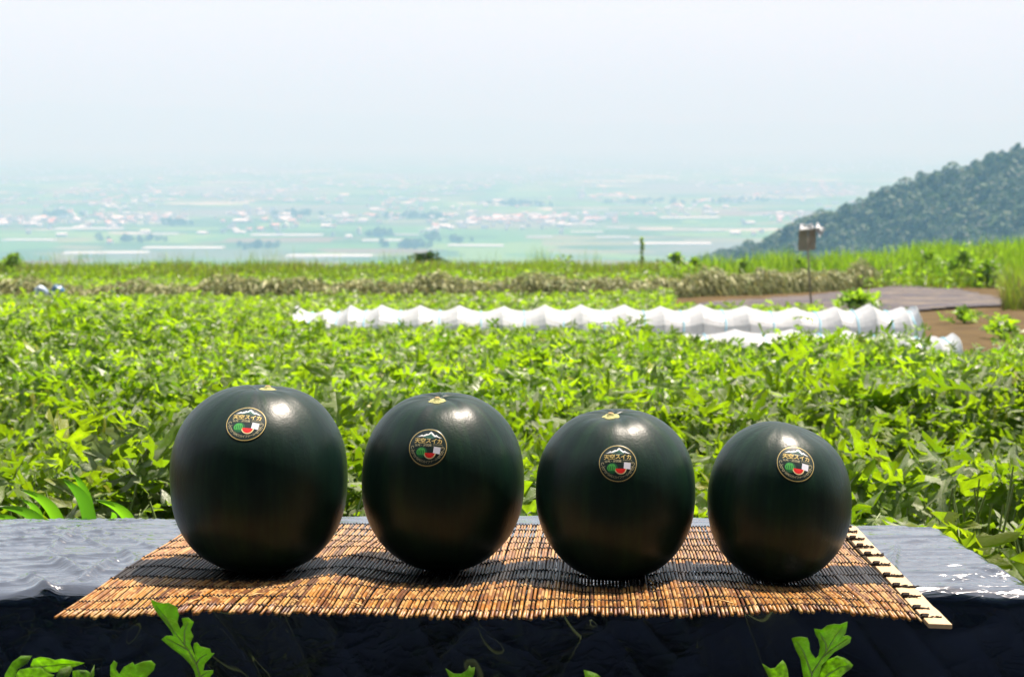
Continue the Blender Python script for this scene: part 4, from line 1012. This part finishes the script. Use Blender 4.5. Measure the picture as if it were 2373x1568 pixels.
for mi_, m in enumerate(MELON_SPEC):
    A_, C_, q_ = m['a'], m['c'], m['q']; td = Vector(m['top']).normalized(); sd_ = m['s'] * 3.7; bl = m['bul']
    bd = Vector(bl[:3]).normalized() if bl[3] else Vector((0, 0, 1))
    def surf(d, qb=m['qb'], A_=A_, C_=C_, q_=q_, td=td, sd_=sd_, egg=m['egg'], bd=bd, bk=bl[3], four=(mi_ == 3)):
        rxy = math.hypot(d.x, d.y)
        qq = q_ if d.z > 0 else qb; r = ((rxy / A_) ** qq + (abs(d.z) / C_) ** qq) ** (-1 / qq)
        ph = math.atan2(d.y, d.x); ang = d.angle(td, 0)
        r *= 1 + (.003 * math.cos(9 * ph + sd_ + .6 * math.sin(ph)) * rxy ** 2 + .0012 * math.cos(17 * ph + sd_ * 2) * rxy * (1 - rxy) * 4)
        r *= 1 - .045 * math.exp(-(ang / .17) ** 2) + .012 * math.exp(-((ang - .42) / .2) ** 2) + .004 * math.cos(10 * ph + sd_) * math.exp(-((ang - .2) / .15) ** 2)
        r *= 1 + .012 * nz(d.x * 1.2 + sd_, d.y * 1.2, d.z * 1.2)
        if bk: r *= 1 + bk * max(0, d.dot(bd)) ** 3 - .06 * max(0, d.dot(Vector((.40, -.05, .915)))) ** 18 + .015 * max(0, d.dot(Vector((.7, 0, .7)))) ** 12
        p = d * r; k = 1 + egg * p.z / C_; return Vector((p.x * k, p.y * k, p.z))
    # measured silhouette of the unit shape -> exact width, height and foot
    rings, segs = 72, 112; px, py = m['p'].x, m['p'].y + .012; SC = [1.0, 1.0]; raw = surf
    def surf(d): v = raw(d); return Vector((v.x * SC[0], v.y * SC[0], v.z * SC[1]))
    for it_ in range(4):
        V = []
        for i in range(rings + 1):
            th = math.pi * i / rings
            for j in range(segs):
                ph = 6.283185 * j / segs; V.append(surf(Vector((math.sin(th) * math.cos(ph), math.sin(th) * math.sin(ph), math.cos(th)))))
        foot = min(v.z for v in V); cz = TOP + mat_h(px, py) + .0002 - foot; cen = L(px, py, cz)
        P2 = [proj(cen + v) for v in V]; uL, uR = min(p[0] for p in P2), max(p[0] for p in P2); vT, vB = min(p[1] for p in P2), max(p[1] for p in P2)
        if it_ < 3:
            SC[0] *= m['w'] / (uR - uL); SC[1] *= (m['vb'] - (m['vb'] - m['h'])) / (vB - vT); px += (m['u'] - (uL + uR) / 2) / FPX * 2.1; py -= (vB - m['vb']) * -.0026
    print('melon', mi_, [round(x) for x in (uL, uR, vT, vB)])
    e = empty('watermelon', L(px, py, TOP + mat_h(px, py)), m['name'], 'watermelon', 'black watermelons standing on the reed mat')
    off = cen - Vector(e.location)
    F = [(i * segs + j, (i + 1) * segs + j, (i + 1) * segs + (j + 1) % segs, i * segs + (j + 1) % segs) for i in range(rings) for j in range(segs)]
    me = py_mesh('rind', V, F, M_rind, True); ro_ = link('rind', me, e, loc=off)
    # stem scar
    tn = td; s0 = surf(tn); ax = tn.orthogonal().normalized(); ay = tn.cross(ax); SV = []; SF = []
    for i, (rr, hh) in enumerate([(.0125, .0004), (.0100, .0016), (.0075, .0024), (.0052, .0042), (.0038, .0068), (.0034, .0072)]):
        for k in range(20):
            a = 6.2832 * k / 20; kk = rr * (1 + .09 * math.sin(5 * a + mi_) * (i < 3) + .06 * math.sin(11 * a)); dd = (s0 + (ax * math.cos(a) + ay * math.sin(a)) * kk).normalized(); SV.append(surf(dd) + tn * hh)
    for i in range(5):
        for k in range(20): SF.append((i * 20 + k, i * 20 + (k + 1) % 20, (i + 1) * 20 + (k + 1) % 20, (i + 1) * 20 + k))
    SF.append(tuple(100 + k for k in range(20)))
    link('stem_scar', py_mesh('stem_scar', SV, SF, [M_scar, M_scarc], True, mi=[0] * 80 + [1] * 21), e, loc=off)
    # label: find the direction whose surface point is seen at the label's place
    best = None; lo_t, hi_t, lo_p, hi_p = .1, 2.2, math.pi + .1, 2 * math.pi - .1
    for it in range(4):
        for th in np.linspace(lo_t, hi_t, 24):
            for ph in np.linspace(lo_p, hi_p, 24):
                d = Vector((math.sin(th) * math.cos(ph), math.sin(th) * math.sin(ph), math.cos(th))); w_ = cen + surf(d); pu, pv_ = proj(w_)
                er_ = (pu - m['lab'][0]) ** 2 + (pv_ - m['lab'][1]) ** 2
                if best is None or er_ < best[0]: best = (er_, th, ph, d, w_)
        rt, rp = (hi_t - lo_t) / 10, (hi_p - lo_p) / 10; lo_t, hi_t, lo_p, hi_p = best[1] - rt, best[1] + rt, best[2] - rp, best[2] + rp
    d0 = best[3]; p0 = surf(d0)
    def nrm(d):
        a = d.orthogonal().normalized(); b = d.cross(a); e_ = .01
        return (surf((d + a * e_).normalized()) - surf((d - a * e_).normalized())).cross(surf((d + b * e_).normalized()) - surf((d - b * e_).normalized())).normalized()
    N0 = nrm(d0); N0 = N0 if N0.dot(d0) > 0 else -N0
    rt_ = Vector((0, 0, 1)).cross(N0).normalized(); up_ = N0.cross(rt_)
    an = R(m['rot']); X_ = rt_ * math.cos(an) + up_ * math.sin(an); Y_ = up_ * math.cos(an) - rt_ * math.sin(an)
    dist = (best[4] - Vector((0, 0, CAMZ))).length; RL_ = m['ls'] / 2 * dist / FPX
    def wrap(vf, lift):
        out = []
        for x, y in vf[0]:
            t_ = p0 + (X_ * x + Y_ * y) * RL_ * 1.0; d = t_.normalized(); s_ = surf(d)
            out.append(s_ + N0 * 0 + (s_ - Vector((0, 0, 0))).normalized() * lift * .0016)
        return out, vf[1]
    lv, lf = wrap(disc2d(1.0, 1, 0, 0, 14, 72), .25)
    # rim with real thickness
    rimv = [lv[1 + 13 * 72 + k] for k in range(72)]; n0 = len(lv); lv += [v - v.normalized() * .0005 for v in rimv]; lf = lf + [(1 + 13 * 72 + k, n0 + k, n0 + (k + 1) % 72, 1 + 13 * 72 + (k + 1) % 72) for k in range(72)]
    lab = link('label', py_mesh('label', lv, lf, M_lb, True), e, loc=off)
    for nm, mt, lift, vf in ART:
        v, f = wrap(vf, lift); link(nm, py_mesh(nm, v, f, mt, False), lab)

# ---------------------------------------------------------------- plants right behind the stand (each its own thing)
def tmpl_mesh(name, tpl, mat): return np_mesh(name, tpl[0], tpl[1], mat, tpl[2])
LMn = [tmpl_mesh('leaf', t_, M_leafn) for t_ in NEARL]; LMy = [tmpl_mesh('leaf', t_, M_leafy) for t_ in NEARL]; LMp = [tmpl_mesh('leaf', t_, M_leafp) for t_ in NEARL]
for l_ in (LMn, LMy, LMp):
    for me in l_: pass
def plant(x, y, label, n=16, meshes=LMn, smin=.07, smax=.13, hmax=.33, spread=.2, tm=.45, name='watermelon_plant'):
    e = empty(name, L(x, y, 0), label, 'plant'); parts = []
    for k in range(n):
        a = rng.uniform(0, 6.28); r_ = spread * math.sqrt(rng.random()); h = hmax * rng.uniform(.35, 1.0) * (1 - .3 * r_ / spread); sz = rng.uniform(smin, smax)
        px, py = r_ * math.cos(a), r_ * math.sin(a) * .8
        if y + py < 2.66 and x < .85: py = 2.66 - y + .02 * rng.random()
        az = a + rng.normal(0, .6)
        if meshes is not LMn: az = 1.57 + rng.normal(0, .8)
        tl = float(np.clip(rng.normal(tm, .45), -.4, 1.4)); rl = rng.normal(0, .4)
        f = Vector((math.cos(az) * math.cos(tl), math.sin(az) * math.cos(tl), math.sin(tl))); s0 = Vector((math.sin(az), -math.cos(az), 0)); u0 = s0.cross(f); sd2 = s0 * math.cos(rl) + u0 * math.sin(rl); up2 = sd2.cross(f)
        from mathutils import Matrix
        o = link('leaf', meshes[int(rng.integers(0, len(meshes)))], e)
        o.matrix_local = Matrix(((sd2.x * sz, f.x * sz, up2.x * sz, px), (sd2.y * sz, f.y * sz, up2.y * sz, py), (sd2.z * sz, f.z * sz, up2.z * sz, h - SLOPE * py), (0, 0, 0, 1)))
        parts.append(tube([Vector((px * .2, py * .2, 0)), Vector((px * .55, py * .55, h * .6 - SLOPE * py * .5)), Vector((px, py, h - SLOPE * py)), Vector((px, py, h - SLOPE * py)) + f * sz * .35], [.004, .0032, .0022, .0012], 5, False))
    V, F = join(parts); link('stem', py_mesh('stem', V, F, M_stem, True), e)
PL = [(-1.02, 2.95, 'leafy watermelon plant at the left picture edge behind the black film', LMn, 18), (-.80, 2.86, 'watermelon plant behind the film between the grass blades and the pale leaves', LMn, 18),
      (-.90, 3.02, 'watermelon plant with big pale silvery lobed leaves left of the largest watermelon', LMp, 9), (-.52, 2.82, 'green watermelon plant touching the left flank of the largest watermelon', LMn, 20),
      (-.25, 2.86, 'watermelon plant hidden mostly by the largest watermelon', LMn, 12), (-.26 + .03, 2.98, 'watermelon plant in the gap between the first and second watermelons', LMn, 18),
      (.04, 2.9, 'watermelon plant behind the second watermelon, just left of the second gap', LMn, 14), (.10, 2.82, 'watermelon plant in the gap between the second and third watermelons', LMn, 18),
      (.36, 2.84, 'watermelon plant in the gap between the third and fourth watermelons', LMn, 18), (.50, 2.95, 'watermelon plant rising behind the smallest watermelon', LMn, 14),
      (.68, 2.78, 'watermelon plant with broad drooping leaves right of the smallest watermelon', LMn, 20), (.86, 3.0, 'large green watermelon plant behind the right part of the film', LMn, 20),
      (1.12, 2.9, 'watermelon plant at the right picture edge behind the yellowing leaves', LMn, 20), (.885, 2.60, 'yellowing watermelon plant with brown spotted leaves beside the right end of the film', LMy, 14),
      (1.04, 2.42, 'pale rimmed green leaves hugging the right end of the film', LMn, 12)]
for x, y, lb, ms, n in PL:
    plant(x, y, lb, n, ms, .08 if ms is LMn else .11, .14 if ms is LMn else .165, {id(LMn): .36, id(LMy): .37, id(LMp): .47}[id(ms)], .19 if y > 2.5 else .12)
# broad grass blades at lower left behind the film
def blade_mesh(l, w, bend, seed):
    V = []; n = 10
    for i in range(n + 1):
        f = i / n; ww = w * (math.sin(math.pi * (f * .85 + .12)) ** .8) * (1 - f ** 6) ; y = l * (f - .25 * bend * f ** 3); z_ = -l * bend * f * f
        V += [(-ww, y, z_ + ww * .5), (0, y, z_), (ww, y, z_ + ww * .5)]
    F = [(i * 3 + k, i * 3 + k + 1, i * 3 + 4 + k, i * 3 + 3 + k) for i in range(n) for k in range(2)]
    return py_mesh('blade', V, F, M_blade, True)
gp = at(150, 1205, TOP); e = empty('grass_tuft', L(gp.x, 2.74, 0), 'tuft of broad bright grass blades behind the left end of the film', 'grass')
for k, (ub, vb, ut, vt, yy, wd) in enumerate([(150, 1260, 55, 1128, 2.70, 1), (212, 1260, 152, 1104, 2.72, 1.15), (206, 1260, 172, 1088, 2.78, .8), (320, 1262, 226, 1152, 2.71, .9), (118, 1260, 2, 1168, 2.69, 1), (95, 1260, 52, 1150, 2.8, .7), (60, 1262, -30, 1190, 2.74, .9), (240, 1262, 262, 1180, 2.8, .6)]):
    a = at_y(ub, vb, yy) - Vector(e.location); b = at_y(ut, vt, yy - .04) - Vector(e.location); V = []; n = 12
    for i in range(n + 1):
        f = i / n; p = a.lerp(b, f) + Vector((.012 * math.sin(math.pi * f), -.02 * f * f, .018 * math.sin(math.pi * f))); w_ = .0125 * wd * (math.sin(math.pi * (.25 + .75 * f)) ** .7 if f < 1 else .02); d = (b - a).normalized(); sd2 = Vector((d.z, 0, -d.x))
        V += [p - sd2 * w_ + Vector((0, .004, 0)), p, p + sd2 * w_ + Vector((0, .006, 0))]
    F = [(i * 3 + q_, i * 3 + q_ + 1, i * 3 + 4 + q_, i * 3 + 3 + q_) for i in range(n) for q_ in range(2)]
    link('blade', py_mesh('blade', V, F, M_blade, True), e)

# ---------------------------------------------------------------- foreground leaves in front of the stand
M_vein = simple('leaf_vein', (.20, .34, .06), .5)
def outline_leaf(pts, toz, y0, name, veins=None, bend=.012, parent=None, seed=0):
    """pts: outline of one leaf blade; it stands at distance y0 with a real cupped shape and thickness"""
    zl = min(at_y(*toz(*p), y0).z for p in pts)
    W_ = [at_y(*toz(*p), y0 - .75 * (at_y(*toz(*p), y0).z - zl)) for p in pts]; P_ = [Vector((p.x, p.z, 0)) for p in W_]
    cx = sum(p.x for p in P_) / len(P_); cy = sum(p.y for p in P_) / len(P_)
    # densify interior with a grid for the curvature
    import bmesh
    bm = bmesh.new(); vs_ = [bm.verts.new((p.x, p.y, 0)) for p in P_]; fc = bm.faces.new(vs_)
    bmesh.ops.triangulate(bm, faces=[fc]); 
    for _ in range(3):
        eds = [e_ for e_ in bm.edges if e_.calc_length() > .011]
        if eds: bmesh.ops.subdivide_edges(bm, edges=eds, cuts=1); bmesh.ops.triangulate(bm, faces=bm.faces[:])
    xs_ = [v.co.x for v in bm.verts]; ys_ = [v.co.y for v in bm.verts]; sx = max(xs_) - min(xs_); sy = max(ys_) - min(ys_)
    V = []; F = []; UV = []
    bm.verts.ensure_lookup_table()
    for v in bm.verts:
        x, y = v.co.x, v.co.y; u_, v_ = (x - cx) / max(sx, sy), (y - min(ys_)) / max(sx, sy); UV.append((u_ - .25 * (v_ - .4) * 0, v_))
        dy = -.75 * (y - min(ys_)) + bend * (3.5 * u_ * u_ + .22 * nz(x * 22, y * 22, seed) + 1.6 * v_ * v_) 
        V.append((x - cx, dy, y - min(ys_)))
    T = [tuple(v.index for v in f.verts) for f in bm.faces]; bm.free()
    me = np_mesh('leaf', V, T, M_leaff, np.array(UV)); o = link(name, me, parent)
    o.location = (cx, y0, min(ys_)) if parent is None else Vector((cx, y0, min(ys_))) - Vector(parent.location)
    md = o.modifiers.new('s', 'SOLIDIFY'); md.thickness = .0006
    for pl in (veins or []):
        Q = []
        for p_ in pl:
            w0 = at_y(*toz(*p_), y0); w1 = at_y(*toz(*p_), y0 - .75 * (w0.z - zl)); x, y = w1.x, w1.z; u_, v_ = (x - cx) / max(sx, sy), (y - min(ys_)) / max(sx, sy)
            Q.append(Vector((x - cx, -.75 * (y - min(ys_)) + bend * (3.5 * u_ * u_ + .22 * nz(x * 22, y * 22, seed) + 1.6 * v_ * v_) - .0007, y - min(ys_))))
        Q2 = [Q[0]]
        for a_, b_ in zip(Q, Q[1:]): Q2 += [a_.lerp(b_, .5), b_]
        n_ = len(Q2); Vv, Fv = tube(Q2, [.0004 + .0008 * (k_ / (n_ - 1)) for k_ in range(n_)], 5); link('vein', py_mesh('vein', Vv, Fv, M_vein, True), o)
    return o
zA = lambda x, y: (x / 1.977 * .6444, (1750 + y / 1.977) * .6444)
zB = lambda x, y: ((2400 + x / 1.8525) * .6444, (1850 + y / 1.8525) * .6444)
zC = lambda x, y: ((1200 + x / 1.977) * .6444, (1850 + y / 1.977) * .6444)
def fplant(u, y0, label):
    p = at_y(u, 1568, y0); return empty('watermelon_seedling', L(p.x, y0, 0), label, 'plant')
def fstem(e, u, v, y0, ub=None):
    a = at_y(u, v, y0) - Vector(e.location); V, F = tube([(0, 0, 0), (a.x * .5, 0, a.z * .6), a], [.004, .003, .0022], 6); link('stem', py_mesh('stem', V, F, M_stem, True), e)
Y0 = 1.66
e = fplant(455, Y0, 'tall bright lobed leaf standing before the black film at lower left')
outline_leaf([(1072, 795), (1095, 805), (1120, 815), (1165, 822), (1200, 818), (1240, 835), (1265, 850), (1278, 900), (1270, 945), (1290, 992), (1312, 962), (1300, 920), (1345, 915), (1385, 945), (1362, 1000), (1382, 1045), (1360, 1100), (1385, 1165), (1400, 1195), (1382, 1125), (1385, 1098), (1408, 1088), (1430, 1118), (1500, 1135), (1508, 1165), (1530, 1167), (1490, 1212), (1462, 1240), (1452, 1292), (1520, 1292), (1518, 1312), (1485, 1350), (1455, 1420), (1420, 1420), (1400, 1350), (1388, 1290), (1360, 1240), (1300, 1180), (1230, 1130), (1155, 1070), (1190, 1042), (1245, 1040), (1215, 990), (1150, 920), (1105, 870), (1085, 835)], zA, Y0, 'leaf', veins=[[(1110, 840), (1190, 925), (1265, 1035), (1345, 1140), (1405, 1240), (1432, 1351)], [(1345, 950), (1320, 1010), (1320, 1105)], [(1195, 1062), (1270, 1100), (1345, 1140)], [(1480, 1170), (1430, 1200), (1405, 1240)], [(1495, 1300), (1450, 1320), (1430, 1345)]], parent=e, seed=1); fstem(e, 462, 1590, Y0)
e = fplant(1905, Y0, 'large lobed leaf standing before the black film at lower right')
outline_leaf([(975, 757), (1025, 762), (1062, 737), (1110, 728), (1150, 732), (1202, 716), (1198, 745), (1185, 790), (1150, 822), (1125, 850), (1160, 808), (1200, 803), (1225, 818), (1215, 850), (1165, 880), (1110, 905), (1062, 950), (1040, 985), (1020, 1020), (1000, 1070), (1000, 1150), (915, 1150), (905, 1100), (898, 1050), (888, 1000), (880, 950), (850, 890), (828, 826), (858, 815), (892, 810), (930, 815), (942, 850), (942, 885), (955, 915), (980, 945), (1000, 925), (1010, 870), (1000, 820), (984, 795)], zB, Y0, 'leaf', veins=[[(1170, 745), (1110, 810), (1060, 890), (1010, 960), (960, 1040), (945, 1120)], [(860, 840), (900, 900), (930, 980), (955, 1050)], [(1195, 825), (1120, 870), (1030, 935)], [(1010, 780), (1050, 850), (1052, 900)]], parent=e, seed=2)
outline_leaf([(1040, 1020), (1080, 985), (1145, 960), (1195, 975), (1225, 995), (1245, 1018), (1228, 1035), (1190, 1050), (1150, 1078), (1090, 1120), (1020, 1150), (1000, 1130)], zB, Y0 - .02, 'leaf', veins=[[(1220, 1015), (1150, 1020), (1080, 1060), (1020, 1120)]], parent=e, seed=3)
outline_leaf([(645, 1020), (690, 1035), (722, 1028), (750, 1005), (778, 990), (795, 1010), (806, 1045), (810, 1120), (760, 1150), (690, 1110), (665, 1060)], zB, Y0 + .01, 'leaf', parent=e, seed=4); fstem(e, 1920, 1590, Y0)
e = fplant(80, Y0 - .05, 'low clump of pale edged leaves in the bottom left corner')
outline_leaf([(20, 1351), (70, 1260), (120, 1228), (188, 1240), (170, 1275), (120, 1300), (90, 1400), (30, 1400)], zA, Y0 - .03, 'leaf', parent=e, seed=5)
outline_leaf([(200, 1290), (230, 1225), (290, 1200), (350, 1205), (395, 1222), (440, 1217), (500, 1235), (585, 1268), (520, 1282), (440, 1305), (330, 1315), (290, 1302), (250, 1290)], zA, Y0, 'leaf', veins=[[(560, 1268), (450, 1255), (340, 1262), (260, 1285)]], parent=e, seed=6)
outline_leaf([(95, 1351), (130, 1305), (200, 1288), (280, 1290), (320, 1325), (370, 1351), (330, 1420), (110, 1420)], zA, Y0 - .06, 'leaf', parent=e, seed=7)
outline_leaf([(385, 1351), (400, 1322), (460, 1312), (480, 1330), (470, 1400), (390, 1400)], zA, Y0 - .02, 'leaf', parent=e, seed=8); fstem(e, 130, 1590, Y0)
e = fplant(280, Y0 - .03, 'low crinkled leaf clump at the bottom, left of the tall bright leaf')
outline_leaf([(770, 1351), (775, 1280), (800, 1243), (830, 1255), (820, 1300), (845, 1330), (880, 1275), (940, 1245), (955, 1262), (1010, 1248), (1060, 1252), (1088, 1280), (1080, 1315), (1040, 1351), (980, 1420), (800, 1420)], zA, Y0, 'leaf', parent=e, seed=9)
outline_leaf([(490, 1340), (540, 1318), (600, 1318), (630, 1335), (640, 1300), (655, 1351), (640, 1420), (500, 1420)], zA, Y0 - .02, 'leaf', parent=e, seed=10); fstem(e, 285, 1590, Y0)
e = fplant(1070, Y0, 'pale notched leaf tip at the bottom edge below the second watermelon')
outline_leaf([(792, 1128), (850, 1138), (905, 1130), (945, 1110), (962, 1085), (975, 1100), (1000, 1102), (995, 1140), (975, 1180), (840, 1200)], zC, Y0, 'leaf', parent=e, seed=11); fstem(e, 1075, 1590, Y0)
e = fplant(1370, Y0, 'small leaf tip at the bottom edge below the third watermelon')
outline_leaf([(1782, 1135), (1820, 1130), (1870, 1145), (1900, 1180), (1800, 1200)], zC, Y0, 'leaf', parent=e, seed=12); fstem(e, 1375, 1590, Y0)
print('done', len(bpy.data.objects))
